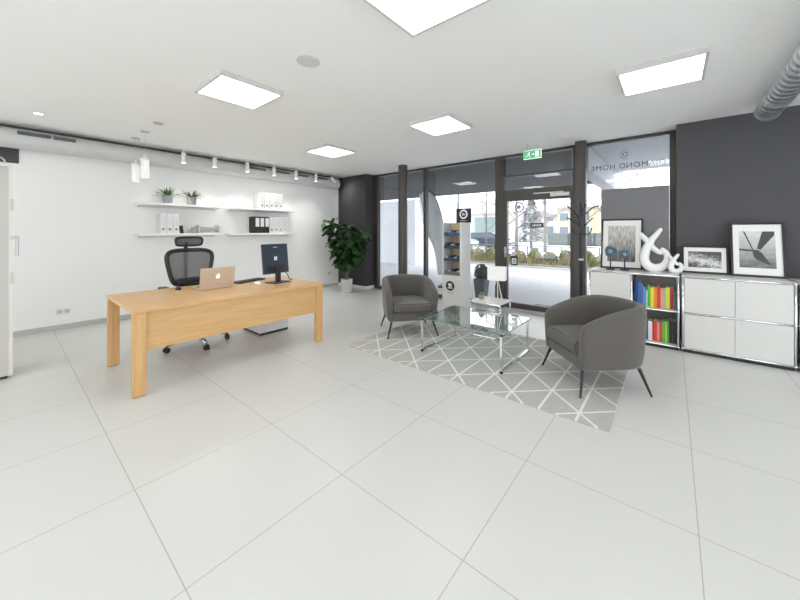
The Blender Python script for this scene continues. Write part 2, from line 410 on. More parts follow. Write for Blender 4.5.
# ------------------------------------------------------------------ ceiling lights
def ceiling_light(x, y, label):
    t = thing('ceiling_light', label, 'ceiling light', (x, y, ZC), 0, 'square ceiling light panels')
    f = BM(); s = .298
    for q in ((-s, s, -s, -s+.022), (-s, s, s-.022, s), (-s, -s+.022, -s+.022, s-.022), (s-.022, s, -s+.022, s-.022)): box(f, q[0], q[1], q[2], q[3], -.045, -.0005)
    obj('frame', f, white_p, t); obj('diffuser', bx(-s+.022, s-.022, -s+.022, s-.022, -.043, -.005), lamp_e, t)
    return t
L0 = ceiling_light(-3.29, 1.49, 'square lit ceiling panel above the desk, upper left of the photo')
for x, y, l in ((-2.31, 3.62, 'square lit ceiling panel above the left armchair and rug, centre of the photo'),
                (-4.50, 3.58, 'square lit ceiling panel nearest the potted tree and the dark wall corner'),
                (-.08, 3.69, 'square lit ceiling panel to the right, near the spiral duct'),
                (-1.10, 1.53, 'square lit ceiling panel cut off by the top edge of the photo'),
                (1.15, 1.48, 'square lit ceiling panel out of view at the right side of the room'),
                (2.14, 3.69, 'square lit ceiling panel out of view in the front right corner'),
                (-5.51, -.65, 'square lit ceiling panel out of view beside the left wall'),
                (-3.29, -.65, 'square lit ceiling panel out of view behind the camera to the left'),
                (-1.07, -.65, 'square lit ceiling panel out of view just behind the camera'),
                (1.15, -.65, 'square lit ceiling panel out of view behind the camera to the right'),
                (-4.50, -2.3, 'square lit ceiling panel out of view by the rear wall at the left'),
                (-2.31, -2.3, 'square lit ceiling panel out of view by the rear wall, middle'),
                (-.08, -2.3, 'square lit ceiling panel out of view by the rear wall at the right')):
    dup(L0, (x, y, ZC), label=l)
# recessed small fittings
t = thing('ceiling_speaker', 'round flat speaker grille in the ceiling between the light panels', 'speaker', (-2.30, 1.60, ZC))
c = BM(); cyl(c, (0, 0, -.008), (0, 0, -.0005), .092, seg=40); obj('rim', c, white_p, t)
c = BM(); cyl(c, (0, 0, -.011), (0, 0, -.0085), .082, seg=40); obj('grille', c, mat('speaker_grille', (.70, .70, .69), rough=.8, bump=.6, bscale=500), t)
t = thing('recessed_downlight', 'small lit recessed downlight in the ceiling above the left wall', 'downlight', (-5.77, .27, ZC))
c = BM(); box(c, -.03, .03, -.045, .045, -.006, -.0005); obj('trim_ring', c, white_p, t)
obj('lens', bx(-.022, .022, -.036, .036, -.010, -.0065), mat('small_lamp', (.9, .9, .9), emis=(1, .98, .95), estr=3.0), t)
# pendants
tube_m = bpy.data.materials.new('pendant_glass'); tube_m.use_nodes = True
bb = tube_m.node_tree.nodes['Principled BSDF']; bb.inputs['Base Color'].default_value = (.95, .95, .95, 1); bb.inputs['Alpha'].default_value = .30; bb.inputs['Roughness'].default_value = .25
bb.inputs['Emission Color'].default_value = (1, 1, 1, 1); bb.inputs['Emission Strength'].default_value = .12
def pendant(x, y, label):
    t = thing('pendant_lamp', label, 'pendant lamp', (x, y, ZC), 0, 'white tube pendants')
    c = BM(); cyl(c, (0, 0, -.012), (0, 0, -.0005), .055, seg=24); obj('ceiling_rose', c, base_grey, t, smooth=True, auto=40)
    c = BM(); cyl(c, (0, 0, -.34), (0, 0, -.010), .0025, seg=8); obj('cord', c, steel, t)
    c = BM(); lathe(c, [(0, -.33), (.02, -.335), (.022, -.375), (.062, -.385), (.066, -.405), (0, -.405)]); obj('cap', c, white_c, t, smooth=True, auto=40)
    c = BM(); lathe(c, [(.050, -.405), (.050, -.66), (.046, -.66), (.046, -.405)]); obj('lamp_shade', c, tube_m, t, smooth=True, auto=40)
    return t
P0 = pendant(-6.18, 1.27, 'white glass tube pendant hanging nearer the left wall, lower of the pair')
dup(P0, (-5.67, 1.27, ZC), label='white glass tube pendant hanging further from the left wall, beside its twin')
t = BM(); cyl(t, (0, 0, -.014), (0, 0, -.0005), .055, seg=24)
tag(obj('ceiling_rose', t, base_grey, loc=(-5.10, 1.28, ZC), smooth=True, auto=40), 'small grey ceiling disc without a lamp, right of the two pendant discs', 'ceiling rose')

# ------------------------------------------------------------------ ducts and track spots
lightg = mat('pale_duct_skin', (.62, .62, .61), rough=.5, metal=.15, noise=.08, nscale=9)
def duct(name, label, x, z, r, ya, yb, closed_end=True):
    t = thing(name, label, 'duct', (x, ya, z))
    L = yb-ya
    c = BM(); n = int(L/.02); pts = [(0, L*i/n, 0) for i in range(n+1)]
    rad = [r*(1+.007*(1 if (i % 5 == 0) else 0)) for i in range(n+1)]
    tube(c, pts, rad, 36); obj('duct_pipe', c, duct_m if x > 0 else lightg, t, smooth=True, auto=50)
    return t, L
t, L = duct('ventilation_duct', 'galvanised spiral duct under the ceiling at the right, above the sideboard', .778, 2.672, .099, -3.0, 5.16)
for y in (L-.004, L-.47, L-1.3):
    c = BM(); tube(c, [(0, y-.035, 0), (0, y-.03, 0), (0, y, 0), (0, y+.004, 0)], [.1, .104, .104, .1], 36); obj('collar', c, steel, t, smooth=True, auto=40)
for y in (L-.02, 1.2): obj('hanger', cyl(BM(), (0, y, .09), (0, y, .127), .004, seg=8), steel, t)
t, L = duct('ventilation_duct', 'long galvanised duct along the top of the left white wall', -6.60, 2.61, .125, -3.0, 5.45)
lightg = mat('pale_duct_skin', (.62, .62, .60), rough=.5, metal=.2)
dark_g = mat('slot_dark', (.10, .105, .11), rough=.6)
for y0, y1 in ((3.12, 3.42), (3.44, 3.66), (5.12-.0, 5.12+.001), (6.12, 6.48), (6.66, 7.02), (7.18, 7.52), (7.68, 8.05)):
    if y1-y0 < .05: continue
    g = bx(.085, .118, y0, y1, .030, .090); g2 = obj('slot_grille', g, dark_g, t)
    q = bx(.112, .122, y0-.01, y1+.01, .018, .030); obj('grille_lip', q, white_p, g2)
for y in (.4, 2.4, 4.4, 6.4, 8.2): obj('hanger', cyl(BM(), (0, y, .12), (0, y, .189), .004, seg=8), steel, t)
tag(obj('light_track', bx(-.015, .015, -2.3, 1.75, -.02, 0), white_p, loc=(-6.36, 3.65, ZC-.0005)), 'thin white ceiling track carrying the row of spotlights', 'light track')
def spot(y, tilt, label, first=None):
    t = thing('track_spotlight', label, 'spotlight', (-6.36, y, ZC-.021), 0, 'track spotlights along the left wall')
    c = bx(-.012, .012, -.03, .03, -.018, 0); cyl(c, (0, 0, -.06), (0, 0, -.015), .006, seg=10); obj('adapter', c, white_p, t)
    c = BM(); cyl(c, (0, 0, -.10), (0, 0, .065), .036, seg=24); h = obj('lamp_head', c, white_c, t, smooth=True, auto=40, loc=(0, 0, -.115), rot=(tilt, 0, 0))
    c = BM(); cyl(c, (0, 0, -.103), (0, 0, -.1005), .028, seg=24); obj('lens', c, MATS['small_lamp'], h)
    ld = bpy.data.lights.new('spot_lamp', 'SPOT'); ld.energy = 8 if tilt else 18; ld.spot_size = R(130); ld.spot_blend = 1.0; ld.shadow_soft_size = .03; ld.color = (1, .98, .95)
    lo_ = bpy.data.objects.new('spot_lamp', ld); link(lo_, h); lo_.location = (0, 0, -.112); lo_.rotation_euler = (0, R(-14), 0)
SP = [(1.95, 'first white track spotlight from the pendants, above the plants on the shelf'), (2.44, 'second white track spotlight from the pendants'), (3.03, 'third white track spotlight, at the start of the dark slots'),
      (3.59, 'middle white track spotlight above the upper row of white binders'), (4.11, 'white track spotlight third from the dark wall corner'), (4.63, 'white track spotlight next to the tilted one')]
for y, l in SP: spot(y, 0, l)
spot(5.12, R(48), 'tilted white track spotlight at the end of the track by the dark corner')
# dark square grille high on left wall
t = thing('wall_grille', 'dark square ventilation grille high on the left white wall', 'vent', (XW, .056, 2.31))
obj('frame', bx(.0005, .012, -.085, .085, 0, .21), dark_g, t)
g = BM()
for k in range(8): box(g, .0125, .018, -.075, .075, .012+k*.025, .022+k*.025)
obj('slat', g, black, t)

# sockets
def socket(y, z, n, label):
    t = thing('wall_socket', label, 'socket', (XW, y, z))
    obj('plate', bx(.0005, .010, 0, .072*n, 0, .075, .002), white_c, t)
    for k in range(n):
        c = BM(); cyl(c, (.0102, .036+.072*k, .0375), (.0125, .036+.072*k, .0375), .024, seg=20); obj('outlet', c, base_grey, t)
socket(.485, .215, 2, 'white double wall socket low on the left wall beside the desk')
socket(5.28, .30, 1, 'white single wall socket behind the potted tree')

# ------------------------------------------------------------------ wall shelves with items
def shelf(y0, y1, z, label):
    t = thing('wall_shelf', label, 'shelf', (XW, (y0+y1)/2, z), 0, 'floating wall shelves')
    w = (y1-y0)/2
    obj('shelf_board', bx(.0, .28, -w, w, 0, .038, .002), mat('shelf_white', (.84, .84, .82), rough=.4), t)
    obj('wall_cleat', bx(.001, .02, -w+.05, w-.05, -.03, -.0005), white_p, t)
shelf(1.36, 2.63, 1.835, 'upper left floating white shelf holding two small plants')
shelf(2.77, 4.20, 1.835, 'upper right floating white shelf with five white binders')
shelf(1.36, 2.63, 1.333, 'lower left floating white shelf behind the office chair')
shelf(2.77, 4.20, 1.333, 'lower right floating white shelf with black and white binders')
def binder(y, z, body, labelm, w, label, group):
    t = thing('ring_binder', label, 'binder', (XW+.01, y, z), 0, group)
    b_ = bx(0, .252, -w/2+.002, w/2-.002, 0, .335, .003); obj('cover', b_, body, t)
    obj('spine_label', bx(.2522, .254, -w/2+.015, w/2-.015, .13, .305), labelm, t)
    c = BM(); tube(c, [(.2535, .012*math.cos(a), .07+.012*math.sin(a)) for a in [2*PI*k/16 for k in range(16)]], .0035, 6, closed=True)
    cyl(c, (.2522, 0, .07), (.2545, 0, .07), .010, seg=14)
    obj('finger_hole', c, black, t)
wb = mat('binder_white', (.74, .74, .74), rough=.55); wl = mat('binder_label_grey', (.68, .68, .69), rough=.6)
kb = mat('binder_black', (.018, .018, .018), rough=.5)
nm = ['leftmost', 'second from left', 'middle', 'second from right', 'rightmost']
for k in range(3): binder(1.70+.091*k, 1.3712, wb, wl, .091, ['leftmost', 'middle', 'rightmost'][k]+' of three white ring binders on the lower left shelf', 'white binders lower left shelf')
for k in range(5): binder(3.40+.105*k, 1.8732, wb, wl, .105, nm[k]+' of five white ring binders on the upper right shelf', 'white binders upper right shelf')
for k in range(3): binder(3.30+.104*k, 1.3712, kb, mat('binder_label_white', (.75, .75, .75), rough=.6), .104, ['leftmost', 'middle', 'rightmost'][k]+' of three black ring binders with white labels, lower right shelf', 'black binders lower right shelf')
for k in range(4): binder(3.61+.104*k, 1.3712, wb, wl, .104, ['first', 'second', 'third', 'fourth'][k]+' white ring binder right of the black ones on the lower right shelf', 'white binders lower right shelf')

def spiky(y, label):
    t = thing('potted_plant', label, 'plant', (XW+.15, y, 1.8732))
    c = BM(); lathe(c, [(0, 0), (.066, 0), (.075, .14), (.067, .14), (.062, .115), (0, .115)], 24); obj('pot', c, concrete, t, smooth=True, auto=40)
    c = BM(); cyl(c, (0, 0, .112), (0, 0, .122), .0615, seg=24); obj('soil', c, soil, t)
    g = BM(); r = random.Random(int(y*100))
    for k in range(46):
        a = r.uniform(0, 2*PI); el = r.uniform(.25, 1.35); ln = r.uniform(.16, .24)*(1.0 if el < .9 else .8)
        d = Vector((math.cos(a), math.sin(a), 0)); n = d.cross(Vector((0, 0, 1)))
        pts = []
        for i in range(6):
            s = i/5; p = d*(ln*s*math.cos(el)+.012)+Vector((0, 0, .12+ln*s*math.sin(el)-.05*s*s*(1.4-el)))
            pts.append((p, (.013*(1-s)**.6+.0008)))
        L_ = [g.verts.new(p-n*w) for p, w in pts]; M_ = [g.verts.new(p+Vector((0, 0, -.003))) for p, w in pts]; R_ = [g.verts.new(p+n*w) for p, w in pts]
        for i in range(5):
            g.faces.new((L_[i], M_[i], M_[i+1], L_[i+1])); g.faces.new((M_[i], R_[i], R_[i+1], M_[i+1]))
    obj('foliage', g, grassm, t, smooth=True)
spiky(1.79, 'small spiky green plant in grey pot, left one on the upper shelf')
spiky(2.15, 'small spiky green plant in grey pot, right one on the upper shelf')
# small items lower-left shelf
t = bx(-.045, .045, -.016, .016, 0, .135, .003)
tag(obj('card_holder', t, black, loc=(XW+.18, 1.99, 1.3722), rot=(R(8), 0, 0)), 'small black upright holder right of the white binders on the shelf', 'holder')
t = thing('pencil_cup', 'small grey cup on the lower left shelf behind the office chair', 'cup', (XW+.2, 2.165, 1.3712))
c = BM(); lathe(c, [(0, 0), (.034, 0), (.036, .105), (.032, .105), (.031, .008), (0, .008)], 20); obj('cup_body', c, concrete, t, smooth=True, auto=40)
for k in range(4):
    t = thing('letter_tray', ['lowest', 'second', 'third', 'topmost'][k]+' white letter tray of the stack on the lower left shelf', 'tray', (XW+.02, 2.41, 1.3712+.0365*k), 0, 'stacked white letter trays')
    c = bx(0, .235, -.17, .17, 0, .004); box(c, 0, .235, -.17, -.166, .004, .036); box(c, 0, .235, .166, .17, .004, .036); obj('tray_body', c, wb, t)
    obj('paper', bx(.01, .232, -.155, .155, .0045, .012), print_w, t)

# ------------------------------------------------------------------ tall display cabinet at left edge
t = thing('tall_cabinet', 'tall white framed cabinet with beige panel at the left edge of the photo', 'cabinet', (-4.85, -.45, 0))
b_ = bx(-.42, -.03, -.50, .50, .03, 2.05, .004); obj('body', b_, white_p, t)
obj('plinth', bx(-.40, -.04, -.48, .48, 0, .0295), black, t)
f = BM(); box(f, -.0295, 0, .487, .513, .03, 2.05); box(f, -.0295, 0, -.50, -.46, .03, 2.05); box(f, -.0295, 0, -.46, .487, 2.015, 2.05)
obj('door_frame', f, white_p, t)
obj('panel', bx(-.0285, -.012, -.459, .486, .032, 2.014), mat('beige_panel', (.50, .475, .44), rough=.5, noise=.03), t)
h = BM(); cyl(h, (-.02, .513, 1.35), (-.02, .548, 1.35), .009, seg=12); cyl(h, (-.02, .541, 1.36), (-.02, .541, 1.165), .010, seg=12); obj('handle', h, steel, t, smooth=True, auto=40)
for z in (1.6, .9, 1.32):
    obj('hinge', bx(-.03, .003, .496, .519, z, z+.11 if z != 1.32 else z+.04), base_grey, t)
c = BM(); cyl(c, (.0005, .40, 1.93), (.022, .40, 1.93), .022, seg=20); obj('knob', c, black, t)
c = BM(); tube(c, [(-.03, .43+.035*math.cos(a), 2.052+.05*math.sin(a)) for a in [PI*k/12 for k in range(13)]], .006, 8); obj('carry_ring', c, steel, t, smooth=True)

# ------------------------------------------------------------------ desk
t = thing('desk', 'long light oak desk with a deep front panel', 'desk', (-3.47, .692, 0))
DX, DY = -1.065, 1.94
obj('desk_top', bx(DX, 0, 0, DY, .705, .74, .0025), desk_top, t)
for x0, y0 in ((-.055, 0.0), (-.055, DY-.095), (DX, 0.0), (DX, DY-.095)):
    obj('leg', bx(x0, x0+.055, y0, y0+.095, 0.004, .7045, .002), desk_leg, t)
obj('modesty_panel', bx(-.045, -.022, .0955, DY-.0955, .375, .7045), desk_top, t)
b_ = BM()
for x0, y0 in ((-.055, 0.0), (-.055, DY-.095), (DX, 0.0), (DX, DY-.095)): box(b_, x0+.006, x0+.049, y0+.01, y0+.085, 0, .0038)
obj('glide', b_, black, t)
# pedestal
t = thing('drawer_pedestal', 'white drawer pedestal on a black base under the desk', 'drawer unit', (-4.51, 2.41, 0))
obj('plinth', bx(-.255, .255, -.205, .205, 0, .028), black, t)
obj('body', bx(-.26, .24, -.21, .21, .0285, .56, .003), white_p, t)
obj('back_panel', bx(.2402, .258, -.208, .208, .031, .558, .002), white_p, t)
for z in (.04, .30, .43):
    d_ = obj('drawer', bx(-.278, -.2605, -.205, .205, z, z+(.25 if z < .1 else .12)), white_p, t)
    h = BM(); cyl(h, (-.295, -.06, z+.09), (-.295, .06, z+.09), .005, seg=8); cyl(h, (-.295, -.055, z+.09), (-.278, -.055, z+.09), .004, seg=8); cyl(h, (-.295, .055, z+.09), (-.278, .055, z+.09), .004, seg=8)
    obj('handle', h, steel, d_)
# laptop
alu = mat('champagne_aluminium', (.64, .555, .455), rough=.35, metal=.45, noise=.02)
t = thing('laptop', 'open champagne laptop with a lit logo on its lid, on the desk', 'laptop', (-4.06, 1.585, .7405), R(2))
obj('base', bx(-.255, 0, -.19, .19, .002, .017, .004), alu, t)
obj('keyboard', bx(-.20, -.06, -.15, .15, .0172, .0185), black, t)
lid = obj('lid', bx(-.006, .0, -.19, .19, 0, .232, .0025), alu, t, loc=(.002, 0, .018), rot=(0, R(9), 0))
obj('screen', bx(-.0072, -.0062, -.18, .18, .012, .222), mat('laptop_screen', (.02, .02, .025), rough=.2, emis=(.5, .6, .8), estr=.15), lid)
lg = BM(); pts = []
for k in range(28):
    a = 2*PI*k/28; r = .018*(1+.10*abs(math.sin(a)) - .20*max(0, math.cos(a-PI/2))**12 - .10*max(0, math.cos(a+PI/2))**12)
    if abs(((a+PI) % (2*PI))-PI) < .35: r *= .72
    pts.append((r*math.cos(a), .125+r*math.sin(a)))
prism(lg, pts, 'x', .0002, .0009)
leaf = [(.001, .150), (.012, .160), (.011, .151), (.004, .146)]
prism(lg, leaf, 'x', .0002, .0009)
obj('lit_logo', lg, mat('logo_glow', (1, 1, 1), emis=(1, .97, .93), estr=1.3), lid)
# mouse (black)
def mouse(loc, rz, m, label):
    t = thing('computer_mouse', label, 'computer mouse', loc, rz)
    c = BM(); bmesh.ops.create_uvsphere(c, u_segments=20, v_segments=12, radius=1)
    for v in c.verts:
        v.co = Vector((v.co.x*.052, v.co.y*.031, max(v.co.z, -.15)*.030+.0046))
    obj('shell', c, m, t, smooth=True)
    c = BM(); cyl(c, (.028, -.003, .029), (.028, .003, .029), .006, seg=12); obj('wheel', c, steel, t)
mouse((-4.33, 1.275, .7405), R(170), black, 'black computer mouse left of the laptop on the desk')
mouse((-4.03, 2.05, .7405), R(200), white_c, 'small white computer mouse between laptop and monitor stand')
# keyboard
t = thing('keyboard', 'black keyboard on the desk between laptop and monitor', 'keyboard', (-4.33, 2.09, .7405), R(16))
obj('keyboard_body', bx(-.065, .065, -.22, .22, 0, .018, .004), black, t)
k_ = BM()
for i in range(5):
    for j in range(15): box(k_, -.058+i*.0235, -.038+i*.0235, -.212+j*.0282, -.188+j*.0282, .0182, .022)
obj('keys', k_, mat('keys_dark', (.03, .03, .032), rough=.5), t)
# monitor seen from the back
navy = mat('monitor_navy', (.016, .028, .048), rough=.35, noise=.1)
t = thing('monitor', 'dark flat computer monitor seen from behind, on the desk right end', 'monitor', (-3.95, 2.285, .7405), R(9))
obj('stand_base', bx(-.10, .10, -.13, .13, 0, .012, .005), black, t)
c = BM(); box(c, -.018, .018, -.032, .032, .0125, .20, .004); obj('stand_neck', c, black, t)
tilt = obj('housing', bx(-.012, .012, -.200, .200, -.01, .375, .008), navy, t, loc=(-.035, 0, .125), rot=(0, R(-6), 0))
obj('rear_cover', bx(.0125, .030, -.12, .12, .02, .10, .006), black, tilt)
obj('screen', bx(-.0135, -.0122, -.190, .190, .0, .365), black, tilt)
t2 = bx(.0122, .0132, -.028, -.006, .185, .207); box(t2, .0122, .0132, -.003, .019, .187, .209); box(t2, .0122, .0132, -.028, -.006, .162, .182); box(t2, .0122, .0132, -.003, .019, .162, .184)
obj('rear_logo', t2, st_w, tilt)
t2 = bx(.0122, .0132, -.03, .03, .325, .335); obj('rear_badge', t2, steel, tilt)
c = BM(); tube(c, catmull([(0.02, .05, .16), (.06, .09, .11), (.03, .16, .03), (-.02, .24, .006), (-.09, .30, .006)], 8), .005, 8); obj('cable', c, black, t, smooth=True)

# ------------------------------------------------------------------ office chair
t = thing('office_chair', 'black mesh office chair with headrest behind the desk', 'office chair', (-4.60, 1.54, 0), 0)
c = BM(); lathe(c, [(0, .075), (.045, .075), (.045, .125), (.03, .14), (0, .14)], 20)
obj('hub', c, black, t, smooth=True, auto=40)
for k in range(5):
    a = 2*PI*k/5; d = Vector((math.cos(a), math.sin(a), 0))
    c = BM(); tube(c, [d*.03+Vector((0, 0, .112)), d*.18+Vector((0, 0, .10)), d*.352+Vector((0, 0, .082))], [.026, .021, .016], 10); obj('base_arm', c, steel if k in (0,) else black, t, smooth=True)
    c = BM(); n = d.cross(Vector((0, 0, 1)))
    for s in (-1, 1): cyl(c, d*.352+n*.008*s+Vector((0, 0, .0305)), d*.352+n*.026*s+Vector((0, 0, .0305)), .030, seg=20)
    cyl(c, d*.352+Vector((0, 0, .03)), d*.352+Vector((0, 0, .085)), .008, seg=10)
    obj('caster', c, black, t, smooth=True, auto=40)
c = BM(); cyl(c, (0, 0, .14), (0, 0, .40), .024); cyl(c, (0, 0, .13), (0, 0, .27), .030); obj('gas_lift', c, black_metal, t, smooth=True, auto=40)
c = BM(); box(c, -.15, .15, -.10, .10, .395, .435, .01); obj('mechanism', c, black, t)
c = BM(); box(c, -.24, .26, -.25, .25, .44, .505, .03, 4); obj('seat', c, black, t, smooth=True, auto=50)
# backrest frame (rounded trapezoid in local y/z, leaning)
bk = obj('back_support', tube(BM(), catmull([(-.12, 0, .42), (-.30, 0, .50), (-.335, 0, .80), (-.345, 0, 1.18), (-.34, 0, 1.26)], 6), .022, 10), black, t, smooth=True)
def loop(hw_t, hw_b, z0, z1, x0, x1, n=40, e=4.5):
    P = []
    for k in range(n):
        a = 2*PI*k/n; cy_ = math.copysign(abs(math.cos(a))**(2/e), math.cos(a)); cz = math.copysign(abs(math.sin(a))**(2/e), math.sin(a))
        s = (cz+1)/2; hw = hw_b+(hw_t-hw_b)*s
        P.append(Vector((x0+(x1-x0)*s+.04*cy_*cy_, cy_*hw+.028, z0+(z1-z0)*s)))
    return P
def mesh_panel(P, m, name):
    g = BM(); n = len(P); cc = sum(P, Vector())/n; rings = []
    for s in (1, .75, .5, .25):
        rings.append([g.verts.new(Vector((cc.x-.02+(p.x-cc.x+.02)*s*s, cc.y+(p.y-cc.y)*s, cc.z+(p.z-cc.z)*s))) for p in P])
    c0 = g.verts.new(cc+Vector((-.02, 0, 0)))
    for A, B in zip(rings, rings[1:]):
        for k in range(n): g.faces.new((A[k], A[(k+1) % n], B[(k+1) % n], B[k]))
    for k in range(n): g.faces.new((rings[-1][k], rings[-1][(k+1) % n], c0))
    return obj(name, g, m, t, smooth=True)
P = loop(.288, .205, .72, 1.160, -.285, -.30, e=4.2)
obj('backrest_frame', tube(BM(), P, [.026+.012*max(0, 1-(p.z-.72)/.10) for p in P], 10, closed=True), black, t, smooth=True)
mesh_panel(P, chair_mesh, 'backrest_mesh')
c = BM(); box(c, -.30, -.262, -.15, .15, .72, .80, .02, 3); obj('lumbar_pad', c, black, t, smooth=True, auto=50)
P = loop(.158, .150, 1.215, 1.325, -.315, -.315, e=4.5)
P = [Vector((p.x-.02, p.y, p.z)) for p in P]
obj('headrest_frame', tube(BM(), P, .014, 10, closed=True), black, t, smooth=True)
mesh_panel(P, mat('headrest_grey', (.10, .10, .102), rough=.7, noise=.2, nscale=200), 'headrest_pad')
for s in (-1, 1):
    a_ = obj('arm_support', tube(BM(), catmull([(-.08, .22*s, .43), (-.05, .29*s, .46), (-.04, .30*s, .58), (-.03, .30*s, .70)], 6), .016, 10), black, t, smooth=True)
    obj('armrest', bx(-.20, .045, .30*s-.045, .30*s+.045, .70, .728, .012, 3), black, t, smooth=True, auto=50)

# ------------------------------------------------------------------ potted tree
t = thing('potted_tree', 'tall fiddle leaf fig tree in a round grey pot by the dark corner', 'potted tree', (-5.83, 5.10, 0))
c = BM(); lathe(c, [(0, 0), (.118, 0), (.128, .02), (.135, .30), (.12, .30), (.115, .26), (0, .26)], 32); obj('pot', c, mat('pale_pot', (.52, .52, .52), rough=.8, noise=.06), t, smooth=True, auto=40)
c = BM(); cyl(c, (0, 0, .255), (0, 0, .268), .114, seg=24); obj('soil', c, soil, t)
c = BM(); r = random.Random(3)
stems = []
for k in range(7):
    a = 2*PI*k/7+r.uniform(-.3, .3); sp = r.uniform(.26, .58); top = r.uniform(1.20, 1.68)
    pts = catmull([(0.02*math.cos(a), .02*math.sin(a), .26), (.05*math.cos(a), .05*math.sin(a), .60), (sp*.55*math.cos(a), sp*.38*math.sin(a), .60+(top-.60)*.5), (sp*math.cos(a), sp*.62*math.sin(a), top)], 6)
    tube(c, pts, [.012*(1-.6*i/len(pts)) for i in range(len(pts))], 8); stems.append(pts)
obj('trunk', c, trunkm, t, smooth=True)
g = BM()
def leafshape(g, p, d, ln, w, droop, roll):
    d = d.normalized(); s = d.cross(Vector((0, 0, 1)))
    if s.length < .1: s = Vector((1, 0, 0))
    s.normalize(); up = s.cross(d); s2 = s*math.cos(roll)+up*math.sin(roll); up2 = s2.cross(d)
    prof = [(0, .05), (.12, .42), (.28, .66), (.45, .70), (.62, .92), (.78, 1.0), (.92, .72), (1.0, .05)]
    rows = []
    for u_, wv in prof:
        c0 = p+d*ln*u_+Vector((0, 0, -droop*u_*u_*ln))
        ww = w*wv; cup = .18*ww; wob = .02*math.sin(u_*11+p.x*20)*ln
        rows.append([g.verts.new(c0-s2*ww+up2*(cup+wob)), g.verts.new(c0-s2*ww*.5+up2*cup*.25), g.verts.new(c0), g.verts.new(c0+s2*ww*.5+up2*cup*.25), g.verts.new(c0+s2*ww+up2*(cup-wob))])
    for A, B in zip(rows, rows[1:]):
        for k in range(4): g.faces.new((A[k], A[k+1], B[k+1], B[k]))
for pts in stems:
    for k in range(46):
        i = r.randint(len(pts)*4//12+1, len(pts)-1); p = pts[i]
        a = r.uniform(0, 2*PI); out = Vector((p.x, p.y, 0)); out = out.normalized() if out.length > .02 else Vector((1, 0, 0))
        d = Vector((math.cos(a), math.sin(a), r.uniform(-.45, .75)))+out*.7
        leafshape(g, p+d.normalized()*.02, d, r.uniform(.19, .31), r.uniform(.065, .105), r.uniform(.0, .5), r.uniform(-.8, .8))
for v in g.verts:
    if v.co.y > .15: v.co.y = .15+(v.co.y-.15)*.5
    v.co.y = min(v.co.y, .44); v.co.x = max(v.co.x, -.88)
obj('foliage', g, leafm, t, smooth=True)

# ------------------------------------------------------------------ rug
c = bx(-3.08, -.34, 2.69, 4.42, .001, .013, .003)
tag(obj('rug', c, rug_m), 'grey rug with cream triangle line pattern under the seating group', 'rug')

